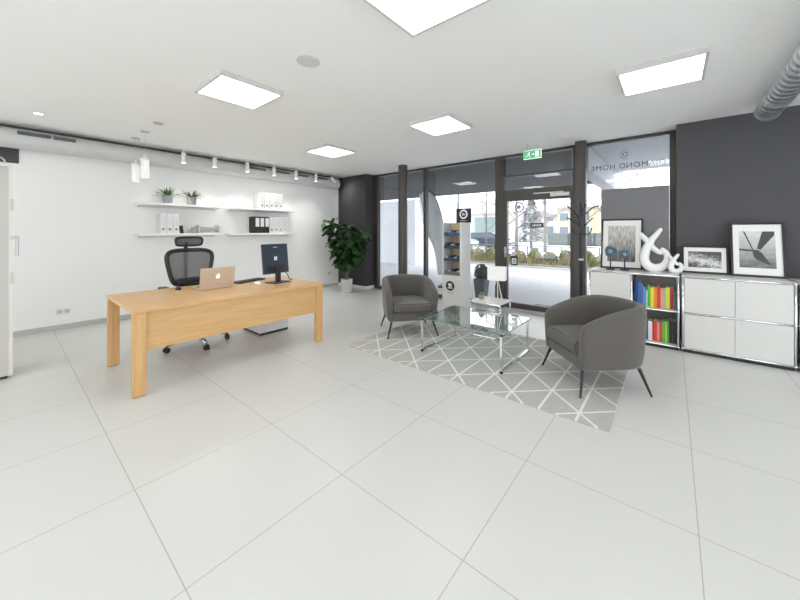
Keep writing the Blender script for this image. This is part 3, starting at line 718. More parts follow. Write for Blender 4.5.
# ------------------------------------------------------------------ armchairs
def armchair(loc, rz, label):
    t = thing('armchair', label, 'armchair', (loc[0], loc[1], loc[2]+.0005), rz, 'grey tub armchairs')
    # local: front = -Y. centreline of the shell
    path = []
    a_, b_, e = .296, .33, 2.6
    for k in range(6): path.append((-a_, -.315+.315*k/6))
    for k in range(25):
        th_ = PI-PI*k/24; cx_ = math.copysign(abs(math.cos(th_))**(2/e), math.cos(th_)); sy = abs(math.sin(th_))**(2/e)
        path.append((a_*cx_, b_*sy*.98))
    for k in range(5, -1, -1): path.append((a_, -.315+.315*k/6))
    # resample evenly
    P = [Vector((x, y, 0)) for x, y in path]; cum = [0]
    for i in range(1, len(P)): cum.append(cum[-1]+(P[i]-P[i-1]).length)
    N = 44; Q = []
    for k in range(N+1):
        s = cum[-1]*k/N; i = max(j for j in range(len(cum)) if cum[j] <= s+1e-9); i = min(i, len(P)-2)
        Q.append(P[i].lerp(P[i+1], (s-cum[i])/max(1e-9, cum[i+1]-cum[i])))
    g = BM(); rings = []
    ends = [(.0, .30), (.012, .62), (.035, .86)]
    idx = [(0, j) for j in range(3)]+[(k, None) for k in range(2, N-1)]+[(N, j) for j in (2, 1, 0)]
    tot = cum[-1]
    for k, j in idx:
        q = Q[k].copy()
        tg = (Q[min(k+1, N)]-Q[max(k-1, 0)]).normalized(); nrm = Vector((-tg.y, tg.x, 0))
        if nrm.dot(Vector((q.x, q.y-.0, 0))) < 0: nrm = -nrm
        sc, dz = 1., 0.
        if j is not None:
            off = ends[j][0]; q = q+(Vector((0, 1, 0))*off); sc = [.35, .80, .98][j]; dz = [.075, .030, .008][j]
        f = min(1, max(0, (q.y+.315)/.55)); f = 1-(1-f)**1.7
        top = .588+.158*f-dz
        th_ = .043*sc
        ring = []
        bulge = .024
        for (nn, zz) in ((.0*sc-.012, .213), (th_*.55, .210), (th_-.004, .25), (th_+bulge*.45, .40), (th_+bulge, top-.05), (th_*.75+bulge, top-.012), (bulge*.85, top), (-th_*.75+bulge*.7, top-.012), (-th_+bulge*.6, top-.05), (-th_+.006, .40), (-th_, .26), (-th_*.8-.006, .214)):
            ring.append(g.verts.new(q+nrm*nn+Vector((0, 0, zz))))
        rings.append(ring)
    for A, B in zip(rings, rings[1:]):
        n = len(A)
        for k in range(n): g.faces.new((A[k], A[(k+1) % n], B[(k+1) % n], B[k]))
    g.faces.new(rings[0]); g.faces.new(rings[-1][::-1])
    obj('shell', g, fabric, t, smooth=True, subsurf=1)
    c = BM(); poly = [(-.268, -.305), (.268, -.305), (.268, .03), (.24, .19), (.13, .28), (-.13, .28), (-.24, .19), (-.268, .03)]
    prism(c, poly, 'z', .211, .322); bmesh.ops.bevel(c, geom=list(c.edges), offset=.012, segments=2, affect='EDGES')
    obj('seat_base', c, fabric, t, smooth=True, auto=50)
    c = BM(); poly = [(-.262, -.330), (.262, -.330), (.262, .0), (.235, .15), (.14, .25), (-.14, .25), (-.235, .15), (-.262, .0)]
    prism(c, poly, 'z', .324, .440); bmesh.ops.bevel(c, geom=list(c.edges), offset=.020, segments=4, affect='EDGES')
    for v in c.verts:
        if v.co.z > .41: v.co.z += .014*max(0, 1-(v.co.x/.28)**2)*max(0, 1-((v.co.y+.03)/.31)**2)
    obj('seat_cushion', c, fabric, t, smooth=True, auto=60)
    for sx in (-1, 1):
        for sy, yy in ((-1, -.27), (1, .22)):
            c = BM(); cyl(c, (sx*(.340), yy+sy*.06, 0.0), (sx*.275, yy, .214), .0085, .015, seg=12); obj('leg', c, black_metal, t, smooth=True, auto=40)
    return t
# facing directions: rotation so that local -Y points along the wanted direction
def face(dx, dy): return math.atan2(dy, dx)+PI/2
armchair((-2.865, 3.632, .0132), face(.78, -.63), 'grey fabric tub armchair on the far side of the glass table, near the round column')
armchair((-.566, 3.538, .0132), face(-.75, -.66), 'grey fabric tub armchair at the right, nearest the camera')

# ------------------------------------------------------------------ coffee table
t = thing('coffee_table', 'low glass coffee table on two chrome hoop legs on the rug', 'coffee table', (-1.76, 3.48, .0132))
for s in (-1, 1):
    c = BM(); sqtube(c, [(s*.475, -.375, .012), (s*.475, .375, .012), (s*.475, .375, .372), (s*.475, -.375, .372)], .022, closed=True); obj('leg_frame', c, chrome, t)
g = BM(); box(g, -.51, .51, -.405, .405, .3835, .3935)
for f in g.faces:
    f.material_index = 0 if abs(f.normal.z) > .5 else 1
me_g = obj('glass_top', g, [tab_glass, tab_edge], t)

# side table with lamp and cactus
t = thing('side_table', 'small white topped side table with chrome legs behind the coffee table', 'side table', (-1.87, 4.18, .0132))
obj('table_top', bx(-.21, .21, -.18, .18, .452, .472, .003), white_p, t)
for s in (-1, 1):
    c = BM(); sqtube(c, [(-.195, s*.165, .008), (.195, s*.165, .008), (.195, s*.165, .444), (-.195, s*.165, .444)], .014, closed=True); obj('leg_frame', c, chrome, t)
ZT = .0132+.4725
t = thing('table_lamp', 'small table lamp with white box shade and splayed legs on the side table', 'lamp', (-1.815, 4.24, ZT), R(15))
c = BM(); 
for f_ in ((-.115, .115, -.08, -.076), (-.115, .115, .076, .08), (-.115, -.111, -.076, .076), (.111, .115, -.076, .076)): box(c, *f_, .265, .440)
obj('lamp_shade', c, mat('shade_white', (.86, .85, .83), rough=.8), t)
for k, (x, y) in enumerate(((-.075, -.05), (.075, -.05), (0, .07))):
    c = BM(); cyl(c, (x, y, 0), (x*.15, y*.15, .26), .007, .006, seg=10); obj('leg', c, white_p, t)
c = BM(); cyl(c, (0, 0, .25), (0, 0, .31), .014, seg=14); cyl(c, (0, 0, .34), (0, 0, .345), .02); box(c, -.1105, .1105, -.003, .003, .30, .306); obj('socket', c, white_p, t)
t = thing('potted_cactus', 'tiny green succulent in a glass pot on the side table', 'plant', (-2.00, 4.15, ZT))
c = BM(); lathe(c, [(0, 0), (.036, 0), (.040, .055), (.036, .055), (.033, .006), (0, .006)], 20); obj('pot', c, mat('green_grey_pot', (.22, .25, .21), rough=.3), t, smooth=True, auto=40)
c = BM(); lathe(c, [(0, .008), (.031, .012), (.034, .050), (.028, .075), (.012, .088), (0, .090)], 16)
for v in c.verts:
    a = math.atan2(v.co.y, v.co.x); rr_ = math.hypot(v.co.x, v.co.y)*(1+.06*math.cos(8*a)) if v.co.z > .055 else math.hypot(v.co.x, v.co.y)
    v.co.x = rr_*math.cos(a)*.95; v.co.y = rr_*math.sin(a)*.95
obj('cactus_body', c, grassm, t, smooth=True)

# ------------------------------------------------------------------ brochure stand
bst = thing('brochure_stand', 'tall white brochure stand with blue racks and a round black emblem', 'display stand', (-3.03, 5.275, 0))
b_ = BM()
box(b_, -.19, .19, -.175, .175, 0, .62); box(b_, -.19, -.165, -.175, .175, .62, 1.56); box(b_, .165, .19, -.175, .175, .62, 1.56); box(b_, -.165, .165, .15, .175, .62, 1.56)
obj('body', b_, white_p, bst)
beige = mat('birch_lining', (.60, .48, .30), rough=.6, noise=.08)
obj('lining', bx(-.1645, .1645, .135, .1495, .6205, 1.559), beige, bst)
blue = mat('rack_blue', (.035, .075, .19), rough=.4)
navy2 = mat('rack_navy', (.03, .04, .075), rough=.4)
for k, z in enumerate((.63, .87, 1.10, 1.33)):
    c = BM(); box(c, -.160, .160, -.16, .13, z, z+.012); box(c, -.160, .160, -.172, -.160, z, z+.055); obj('rack', c, [mat('rack_olive', (.12, .13, .10), rough=.5), navy2, navy2, blue][k], bst)
    for j in range(5):
        bb_ = bx(-.150+j*.061, -.094+j*.061, -.150, .05, z+.014, z+.060+.018*((j*7+k) % 3), 0)
        tag(obj('brochure_pile', bb_, [blue, mat('brochure_pale', (.45, .50, .58), rough=.5), navy2][(j+k) % 3], loc=(-3.03, 5.275, 0)), '%s brochure pile from the left on the %s rack of the white stand' % (['first', 'second', 'third', 'fourth', 'fifth'][j], ['lowest', 'second lowest', 'second highest', 'top'][k]), 'brochures', 'brochure piles in the white stand')
c = BM(); cyl(c, (-.03, -.1752, .43), (-.03, -.178, .43), .088, seg=36); em = obj('emblem', c, black, bst)
c = BM(); box(c, -.065, .005, -.1805, -.1785, .435, .475); box(c, -.075, .015, -.1805, -.1785, .385, .40); box(c, -.055, -.02, -.1805, -.1785, .405, .43); box(c, -.005-.03+.03, .01, -.1805, -.1785, .405, .43); obj('emblem_marks', c, st_w, em)
c = BM()
for k in range(8): box(c, -.09+k*.016, -.080+k*.016, -.1765, -.1752, .305, .315)
obj('caption', c, st_k, bst)
t = thing('counter_sign', 'black sign with white ring emblem standing on top of the brochure stand', 'sign', (-2.93, 5.36, 1.5605))
obj('board', bx(-.15, .15, -.006, .006, .0, .26, .002), black, t)
c = BM(); tube(c, [(.068*math.cos(a), -.0075, .155+.072*math.sin(a)) for a in [2*PI*k/28 for k in range(28)]], .015, 8, closed=True, flat=1)
for v in c.verts: v.co.y = max(v.co.y, -.010)
obj('ring_emblem', c, st_w, t)
c = BM(); prism(c, [(-.022, .130), (.022, .130), (.030, .165), (0, .187), (-.030, .165)], 'y', -.0085, -.0062); obj('centre_mark', c, mat('sign_sand', (.55, .47, .38), rough=.5), t)
c = BM()
for k in range(7): box(c, -.06+k*.0175, -.048+k*.0175, -.0080, -.0062, .030, .045)
obj('caption', c, mat('sign_sand', (.55, .47, .38)), t)

# ------------------------------------------------------------------ exit sign
t = thing('exit_sign', 'green illuminated emergency exit sign hanging by the glass front', 'exit sign', (-1.69, 5.30, 2.54))
grn = mat('exit_green', (.06, .30, .14), rough=.4, emis=(.10, .50, .24), estr=.35)
wh = mat('exit_white', (.9, .95, .9), rough=.4, emis=(.85, 1, .88), estr=.25)
obj('housing', bx(-.135, .135, -.012, .012, 0, .14, .003), wh, t)
obj('face_panel', bx(-.128, .128, -.0145, -.0125, .012, .128), grn, t)
c = BM(); box(c, .045, .10, -.0165, -.0147, .025, .115); obj('door_symbol', c, wh, t)
c = BM()
cyl(c, (-.045, -.0155, .103), (-.045, -.0147, .103), .009, seg=14)
for a_, b_ in (((-.05, .092), (-.06, .062)), ((-.06, .062), (-.035, .045)), ((-.035, .045), (-.04, .025)), ((-.06, .062), (-.08, .045)), ((-.08, .045), (-.10, .048)), ((-.05, .088), (-.03, .072)), ((-.05, .088), (-.075, .080)), ((-.012, .07), (.030, .07)), ((.030, .07), (.015, .082)), ((.030, .07), (.015, .058))):
    tube(c, [(a_[0], -.0153, a_[1]), (b_[0], -.0153, b_[1])], .0048, 6)
obj('running_figure', c, wh, t)
c = BM(); cyl(c, (-.08, 0, .14), (-.08, 0, .2595), .004, seg=8); cyl(c, (.08, 0, .14), (.08, 0, .2595), .004, seg=8); obj('suspension', c, steel, t)

# ------------------------------------------------------------------ coat rack
t = thing('coat_rack', 'black tree shaped coat rack in front of the square post', 'coat rack', (-1.03, 5.40, 0))
c = BM(); lathe(c, [(0, 0), (.17, 0), (.17, .012), (.04, .025), (0, .025)], 32); obj('base', c, black_metal, t, smooth=True, auto=40)
c = BM(); cyl(c, (0, 0, .02), (0, 0, 1.82), .026, .022, seg=20); obj('pole', c, black_metal, t, smooth=True, auto=40)
c = BM(); cyl(c, (0, 0, .98), (0, 0, 1.005), .034, seg=20); obj('ring', c, steel, t)
ux, uy = math.cos(.6914), math.sin(.6914)
def hook(ang, z, pts):
    c = BM(); P = [(math.cos(ang)*a, math.sin(ang)*a, z+b) for a, b in pts]; P = catmull(P, 5)
    tube(c, P, [.011*(1-.35*i/len(P)) for i in range(len(P))], 8)
    bmesh.ops.create_icosphere(c, subdivisions=2, radius=.013, matrix=Matrix.Translation(P[-1])); obj('hook', c, black_metal, t, smooth=True)
for a, z, p in ((.69, 1.62, [(.015, 0), (.08, .05), (.17, .13), (.25, .16)]), (.69+PI, 1.62, [(.015, 0), (.07, .03), (.13, .10), (.19, .15)]),
                (.75, 1.46, [(.015, 0), (.06, .03), (.12, .09), (.17, .13)]), (.69+PI, 1.50, [(.015, 0), (.07, .02), (.14, .07), (.20, .10)]),
                (.69, 1.39, [(.015, 0), (.06, -.03), (.12, -.02), (.155, .05)]), (.69+PI, 1.39, [(.015, 0), (.05, -.03), (.10, -.01), (.13, .05)]),
                (.69+PI/2, 1.55, [(.015, 0), (.06, .03), (.12, .10)]), (.69-PI/2, 1.68, [(.015, 0), (.06, .03), (.12, .10)])): hook(a, z, p)

# ------------------------------------------------------------------ sideboards
tube_c = chrome
CY0, CY1 = 5.05, 5.50
def cab_frame(t, xs, zs):
    c = BM()
    for x in xs:
        for y in (0, CY1-CY0): cyl(c, (x, y, .03), (x, y, zs[-1]), .011, seg=12)
        for z in zs: cyl(c, (x, 0, z), (x, CY1-CY0, z), .011, seg=12)
    for z in zs:
        for y in (0, CY1-CY0): cyl(c, (xs[0], y, z), (xs[-1], y, z), .011, seg=12)
    for x in xs:
        for y in (0, CY1-CY0):
            for z in zs: bmesh.ops.create_icosphere(c, subdivisions=2, radius=.0145, matrix=Matrix.Translation((x, y, z)))
    obj('tube_frame', c, tube_c, t, smooth=True)
ZS = (.045, .455, .872)
def feet(t, xs):
    c = BM()
    for x in xs:
        for y in (.03, CY1-CY0-.03): cyl(c, (x, y, 0), (x, y, .034), .016, seg=12)
    obj('foot', c, black, t)
    obj('plinth', bx(xs[0]-.01, xs[-1]+.01, .004, .05, 0.004, .033), black, t)
# left unit: cupboard + open shelves
t = thing('sideboard', 'low white cabinet with open bookshelves on its right half, under the grey panel', 'cabinet', (-.86, CY0, 0))
W = .915
cab_frame(t, (0, .465, W), ZS); feet(t, (0.02, .465, W-.02))
b_ = BM(); d = CY1-CY0
box(b_, .012, .453, .012, d-.012, .058, .86)
obj('cupboard', b_, white_p, t)
obj('door', bx(.012, .453, -.006, .0115, .467, .860, .002), white_p, t); obj('door', bx(.012, .453, -.006, .0115, .057, .443, .002), white_p, t)
c = BM(); cyl(c, (.425, -.009, .835), (.425, -.0062, .835), .008, seg=14); obj('lock', c, steel, t)
b_ = BM(); box(b_, .477, W-.012, d-.02, d-.008, .052, .865); obj('back_panel', b_, mat('taupe_back', (.36, .34, .31), rough=.6), t)
b_ = BM(); box(b_, W-.010, W-.002, .012, d-.012, .06, .86); obj('side_panel', b_, white_p, t)
for z in ZS[:2]: obj('shelf', bx(.477, W-.012, .012, d-.02, z-.006, z+.006), white_p, t)
obj('top_panel', bx(-.005, W+.003, -.008, d-.0, ZS[-1]+.0115, ZS[-1]+.018), white_p, t)
ZTOP = ZS[-1]+.0185
# right unit
t = thing('sideboard', 'low white cabinet with four closed fronts in chrome tube framing, at the right', 'cabinet', (.095, CY0, 0))
W2 = .855
cab_frame(t, (0, W2), ZS); feet(t, (0.02, .43, W2-.02))
obj('carcass', bx(.012, W2-.012, .012, d-.012, .058, .86), white_p, t)
for i in range(2):
    for j in range(2):
        x0 = .013+i*(W2/2-.012); x1 = x0+W2/2-.0145; z0, z1 = ((.057, .443), (.467, .860))[j]
        dd = obj('door', bx(x0, x1, -.006, .0115, z0, z1, .002), white_p, t)
        if i == 1:
            c = BM(); cyl(c, (x0+.045, -.0095, z1-.035), (x0+.045, -.0062, z1-.035), .010, seg=16); obj('lock', c, steel, dd)
obj('top_panel', bx(-.008, W2+.005, -.008, d, ZS[-1]+.0115, ZS[-1]+.018), white_p, t)
# third unit mostly outside the frame
t = thing('sideboard', 'white cabinet only just showing at the right edge of the photo', 'cabinet', (.985, CY0, 0))
cab_frame(t, (0, W2), ZS); feet(t, (0.02, .43, W2-.02))
obj('carcass', bx(.012, W2-.012, -.004, d-.012, .058, .86), white_p, t)
obj('top_panel', bx(-.008, W2+.005, -.008, d, ZS[-1]+.0115, ZS[-1]+.018), white_p, t)

# books
BK = {'navy': (.02, .05, .20), 'blue': (.03, .16, .45), 'sky': (.10, .33, .60), 'cream': (.72, .70, .62), 'green': (.10, .50, .05), 'yellow': (.85, .72, .04), 'orange': (.85, .28, .03), 'red': (.72, .05, .04),
      'pink': (.75, .35, .28), 'beige': (.55, .45, .33), 'lime': (.68, .80, .08), 'crimson': (.50, .015, .04), 'teal': (.03, .22, .20), 'petrol': (.015, .09, .13), 'white': (.78, .78, .77), 'black': (.025, .025, .03), 'purple': (.16, .12, .32)}
def book(x, w, h, dep, colr, label, z, group):
    t = thing('book', label, 'book', (x, CY0+.10, z), 0, group)
    m = mat('cover_'+colr, BK[colr], rough=.45)
    c = BM(); box(c, 0, .002, 0, dep, 0, h); box(c, w-.002, w, 0, dep, 0, h); box(c, .002, w-.002, 0, .003, 0, h); obj('cover', c, m, t)
    obj('pages', bx(.0022, w-.0022, .0032, dep-.006, .004, h-.004), print_w, t)
    if 0: obj('spine_title', bx(w*.3, w*.7, -.0008, -.0001, h*.35, h*.85), mat('title_'+('dark' if colr in ('yellow', 'lime', 'white', 'cream', 'beige') else 'pale'), (.1, .1, .1) if colr in ('yellow', 'lime', 'white', 'cream', 'beige') else (.7, .7, .68), rough=.5), t)
up = [('navy', .034, .305), ('blue', .034, .300), ('purple', .022, .285), ('sky', .028, .245), ('cream', .010, .20), ('green', .030, .262), ('lime', .010, .24), ('yellow', .020, .252), ('orange', .030, .250), ('red', .034, .262), ('pink', .024, .245), ('beige', .024, .245), ('lime', .040, .262), ('crimson', .034, .255), ('teal', .022, .225)]
x = -.372; od = ['first', 'second', 'third', 'fourth', 'fifth', 'sixth', 'seventh', 'eighth', 'ninth', 'tenth', 'eleventh', 'twelfth', 'thirteenth', 'fourteenth', 'fifteenth']
for i, (c_, w, h) in enumerate(up):
    book(x, w, h, .20, c_, '%s book, %s from the left on the upper open shelf of the white cabinet' % (c_, od[i]), ZS[1]+.0062, 'books on the upper cabinet shelf'); x += w+.0008
lo = [('sky', .03, .25), ('navy', .035, .24), ('petrol', .034, .235), ('petrol', .034, .245), ('white', .040, .235), ('crimson', .010, .22), ('red', .034, .240), ('pink', .022, .235), ('red', .024, .235), ('green', .030, .250), ('lime', .010, .25), ('green', .020, .262), ('black', .034, .270), ('black', .034, .268)]
x = -.372
for i, (c_, w, h) in enumerate(lo):
    book(x, w, h, .20, c_, '%s book, %s from the left on the lower open shelf of the white cabinet' % (c_, od[i]), ZS[0]+.0062, 'books on the lower cabinet shelf'); x += w+.0015

# framed pictures leaning against the wall
def picture(xc, w, h, ybase, ytop_gap, mw, kind, label, fw=.02, mx=.055, mz=.07):
    lean = math.asin(min(.5, ytop_gap/h))
    t = thing('framed_picture', label, 'picture', (xc, ybase, ZTOP+.0225*math.sin(lean))); t.rotation_euler = (-lean, 0, 0)
    f = BM(); box(f, -w/2, w/2, 0, .022, 0, fw); box(f, -w/2, w/2, 0, .022, h-fw, h); box(f, -w/2, -w/2+fw, 0, .022, fw, h-fw); box(f, w/2-fw, w/2, 0, .022, fw, h-fw)
    obj('frame', f, black, t)
    obj('mat_board', bx(-w/2+fw, w/2-fw, .010, .020, fw, h-fw), print_w, t)
    pr_ = obj('print', bx(-w/2+fw+mx, w/2-fw-mx, .0085, .0098, fw+mz, h-fw-mz), picture_mat('print_'+kind, kind), t)
    return t, (w-2*fw-2*mx, h-2*fw-2*mz, fw+mz)
p1, _ = picture(-.545, .480, .695, 5.40, .135, 0, 'strokes', 'large portrait framed abstract print leaning on the grey panel', mx=.060, mz=.075)
p2, _ = picture(.302, .420, .340, 5.40, .09, 0, 'waves', 'small landscape framed picture of white surf leaning on the charcoal wall', mx=.04, mz=.05)
p3, (pw, ph, pz) = picture(.738, .424, .620, 5.37, .13, 0, 'bridge', 'tall framed photograph of a bridge seen from below, leaning on the charcoal wall', mx=.050, mz=.080)
dk = mat('photo_dark', (.06, .06, .06), rough=.5)
c = BM()
def pq(pts): prism(c, [(-pw/2+a*pw, pz+b*ph) for a, b in pts], 'y', .0072, .0084)
pq([(.66, 1), (.98, 1), (.98, .90), (.60, .50), (.50, .52), (.52, .60)])        # deck seen from below
pq([(.12, 1), (.17, 1), (.40, .50), (.36, .50)])                                # left cable
pq([(.36, .50), (.55, .48), (.74, .12), (.88, .10), (.70, .36), (.60, .44)][:3]+[(.50, .22), (.40, .30)])
pq([(.55, .46), (.62, .42), (.88, .08), (.74, .12)])
pq([(.0, .47), (.36, .44), (.36, .49), (.0, .52)])
obj('bridge_silhouette', c, dk, p3)

# white abstract sculptures
def sculpture(xc, y, s, label, flip=1, fat=1.22):
    t = thing('abstract_sculpture', label, 'sculpture', (xc, y, ZTOP), R(8))
    g = BM(); k_ = .0128/7.27*s
    def cv(P): return [((px-448)*k_*flip, 0, (452-py)*k_) for px, py in P]
    A = catmull(cv([(487, 152), (462, 190), (428, 240), (402, 300), (392, 360), (408, 405), (450, 425), (498, 408), (520, 365), (512, 320), (484, 287)]), 5)
    n = len(A); rA = []
    for i in range(n):
        u_ = i/(n-1); q = .5+.5*math.sin(min(1, u_/.65)*PI/2*1.0); rA.append((.017+.026*math.sin(PI*min(1, max(0, u_*1.02)))**.8)*s*(.86 if u_ < .2 else 1))
    rA[0] *= .6; rA[-1] *= .55
    rA = [q_*fat for q_ in rA]; tube(g, A, rA, 14, up=(0, 1, 0), flat=.8)
    B = catmull(cv([(368, 186), (388, 212), (415, 248), (440, 285), (470, 312), (492, 322)]), 5); n = len(B)
    tube(g, B, [(.010+.018*math.sin(PI*(.15+.75*i/(n-1))))*s*fat for i in range(n)], 14, up=(0, 1, 0), flat=.8)
    mz_ = min(v.co.z for v in g.verts)
    for v in g.verts: v.co.z = max(v.co.z-mz_-.003, 0)
    obj('sculpture_body', g, white_c, t, smooth=True)
    g = BM(); bmesh.ops.create_cube(g, size=1); bmesh.ops.scale(g, vec=(.12*s, .065*s, .008), verts=g.verts); bmesh.ops.translate(g, vec=(.01*s, 0, .0042), verts=g.verts)
    obj('foot', g, white_c, t)
sculpture(-.175, 5.24, 1.04, 'large white ribbon shaped sculpture with crossed tips on the cabinet')
sculpture(.030, 5.20, .44, 'small white ribbon shaped sculpture with a hole, near the cabinet joint', fat=1.7)

# blue agate discs on black stands
def disc_stand(x, y, hh, r, label):
    t = thing('disc_ornament', label, 'ornament', (x, y, ZTOP), R(25), 'blue disc ornaments')
    obj('base', bx(-.045, .045, -.03, .03, 0, .018, .003), black, t)
    c = BM(); cyl(c, (0, 0, .018), (0, 0, hh-r*.8), .008, seg=10); obj('rod', c, black, t)
    m = MATS.get('agate') or mat('agate', (.008, .055, .085), rough=.25, noise=.8, nscale=28)
    g = BM(); n = 36; rr_ = random.Random(int(x*100)+5); ph = rr_.uniform(0, 6); rings = []
    for j, (q, yy) in enumerate(((.40, -.006), (.42, -.008), (.95, -.008), (1.0, 0), (.95, .008), (.42, .008), (.40, .006))):
        rings.append([g.verts.new((r*q*(1+.10*math.sin(3*a+ph)+.05*math.sin(7*a))*math.cos(a), yy, hh+r*q*(1+.10*math.sin(3*a+ph))*math.sin(a))) for a in [2*PI*k/n for k in range(n)]])
    rings.append(rings[0])
    for A, B in zip(rings, rings[1:]):
        for k in range(n): g.faces.new((A[k], A[(k+1) % n], B[(k+1) % n], B[k]))
    obj('blue_disc', g, m, t, smooth=True, auto=50)
    g = BM(); lathe(g, [(0, -.004), (r*.42, -.004), (r*.42, .004), (0, .004)], 20); bmesh.ops.rotate(g, cent=(0, 0, 0), matrix=Matrix.Rotation(R(90), 3, 'X'), verts=g.verts); bmesh.ops.translate(g, vec=(0, 0, hh), verts=g.verts)
    obj('pale_centre', g, mat('agate_centre', (.12, .25, .30), rough=.3, noise=.3, nscale=40), t, smooth=True, auto=40)
disc_stand(-.640, 5.20, .245, .070, 'larger blue stone disc on a black stand, left of the pair')
disc_stand(-.480, 5.19, .215, .057, 'smaller blue stone disc on a black stand, right of the pair')

# ------------------------------------------------------------------ outside
pave = mat('pale_paving', (.70, .70, .73), rough=.85, noise=.05, nscale=3)
asph = mat('pale_road', (.56, .57, .61), rough=.6, noise=.12, nscale=.6)  # pale grey road with slight mottling
struct('ground_pavement', bx(-60, 40, 6.04, 13.0, -.30, -.02), pave)
yard = mat('bounce_yard', (.86, .87, .88), rough=.9, noise=.03, nscale=2)  # unseen yard whitened to bounce daylight up to the ceiling
struct('ground_yard', bx(-60, 40, -40, Y0-.2, -.30, -.02), yard)
struct('ground_side_yard', bx(X1+.2, 40, Y0-.2, 6.04, -.30, -.02), yard)
struct('ground_road', bx(-90, 60, 13.0, 90, -.40, -.05), asph)
struct('trim_2', bx(-60, 40, 12.95, 13.10, -.04, .06), mat('kerb', (.55, .55, .55), rough=.9, noise=.1))
struct('doormat_recess', bx(-2.05, -1.35, 6.10, 6.62, -.0198, -.008), mat('mat_blue_grey', (.16, .19, .22), rough=.95, noise=.2, nscale=60))
# dark soffit of the overhang, with added pale soffit and beam at its right end
b_ = bx(-16, -1.30, 6.06, 11.0, ZC, ZC+.5)
b2 = bx(-1.04, 8, 6.06, 9.2, ZC, ZC+.5); struct('canopy_added', b2, mat('soffit_reflection', (.46, .48, .50), rough=.8, noise=.04, nscale=2))  # added pale soffit, its grey stands in for the ceiling reflected in the pane
struct('canopy', b_, mat('soffit_dark', (.028, .030, .034), rough=.8, noise=.05, nscale=2))
b_ = bx(-1.29, -1.05, 6.06, 11.0, 2.42, ZC+.5); struct('canopy_beam_added', b_, mat('beam_reflection', (.42, .43, .45), rough=.6, noise=.03))  # added beam, its pale tone imitates a reflection in the right pane
# white neighbouring wing
t = thing('white_outbuilding', 'white rendered building wing seen through the left panes', 'building', (-12.3, 11.15, -.02))
obj('wall', bx(-4.5, 3.9, 0, 5, 0, 2.78), mat('render_white', (.80, .83, .85), rough=.9, noise=.03), t)
c = BM()
for k in range(26): box(c, .86, 1.05, -.05, -.001, .02+k*.105, .085+k*.105)
obj('louvre', c, mat('louvre_grey', (.42, .46, .50), rough=.6), t)
obj('downpipe', cyl(BM(), (1.25, -.06, 0), (1.25, -.06, 2.77), .05, seg=14), mat('pipe_grey', (.5, .55, .6), rough=.5), t)

# curved banner outside the glass
t = thing('feather_banner', 'curved pale banner on a dark bowed pole outside the glass', 'banner', (-4.75, 7.15, -.02), R(20))
L_ = catmull([(-.42, 0, 2.40), (-.38, .02, 2.1), (-.33, .04, 1.75), (-.24, .02, 1.45), (-.05, 0, 1.1), (.05, -.02, .75), (.10, 0, .30)], 6)
Rr = catmull([(-.20, 0, 2.52), (-.02, 0, 2.35), (.10, 0, 2.05), (.20, 0, 1.65), (.27, 0, 1.2), (.30, 0, .8), (.30, 0, .30)], 6)
g = BM(); rows = []
for i, (a, b2) in enumerate(zip(L_, Rr)):
    rows.append([g.verts.new(a.lerp(b2, j/6)+Vector((0, .05*math.sin(j*1.3+i*.18), 0))) for j in range(7)])
for A, B in zip(rows, rows[1:]):
    for j in range(6): g.faces.new((A[j], A[j+1], B[j+1], B[j]))
o = obj('cloth', g, mat('banner_cloth', (.84, .87, .90), rough=.8, noise=.10, nscale=4), t, smooth=True)
sm = o.modifiers.new('thick', 'SOLIDIFY'); sm.thickness = .004
c = BM(); tube(c, [Vector((.31, 0, .05))]+[p+Vector((.012, 0, 0)) for p in Rr[::-1]], .014, 8); obj('pole', c, black, t, smooth=True)
c = BM(); tube(c, [p+Vector((-.01, 0, 0)) for p in L_], .008, 8); obj('hem', c, mat('hem_dark', (.12, .14, .18)), t, smooth=True)
obj('base', bx(.13, .49, -.18, .18, .001, .05), black, t)

# planter outside the door
t = thing('outdoor_planter', 'grey tapered planter with a round clipped shrub outside, left of the door', 'planter', (-3.09, 6.42, -.019))
c = BM(); lathe(c, [(0, 0), (.125, 0), (.18, .43), (.16, .43), (.155, .38), (0, .38)], 4); bmesh.ops.rotate(c, cent=(0, 0, 0), matrix=Matrix.Rotation(R(45), 3, 'Z'), verts=c.verts); obj('pot', c, mat('slate_pot', (.10, .12, .135), rough=.7, noise=.1), t)
g = BM(); r = random.Random(11)
for k in range(420):
    d_ = Vector((r.gauss(0, 1), r.gauss(0, 1), r.gauss(0, 1))).normalized(); p = Vector((d_.x*.14, d_.y*.14, .56+d_.z*.17)); s = r.uniform(.018, .035)
    u_ = Vector((r.gauss(0, 1), r.gauss(0, 1), r.gauss(0, 1))).normalized(); w_ = d_.cross(u_).normalized()
    vs = [g.verts.new(p+u_*s), g.verts.new(p+w_*s*.5), g.verts.new(p-u_*s), g.verts.new(p-w_*s*.5+d_*.01)]; g.faces.new(vs)
bmesh.ops.create_icosphere(g, subdivisions=2, radius=.13, matrix=Matrix.Translation((0, 0, .55)))
obj('foliage', g, mat('boxwood', (.055, .085, .06), rough=.8, noise=.4, nscale=30), t)

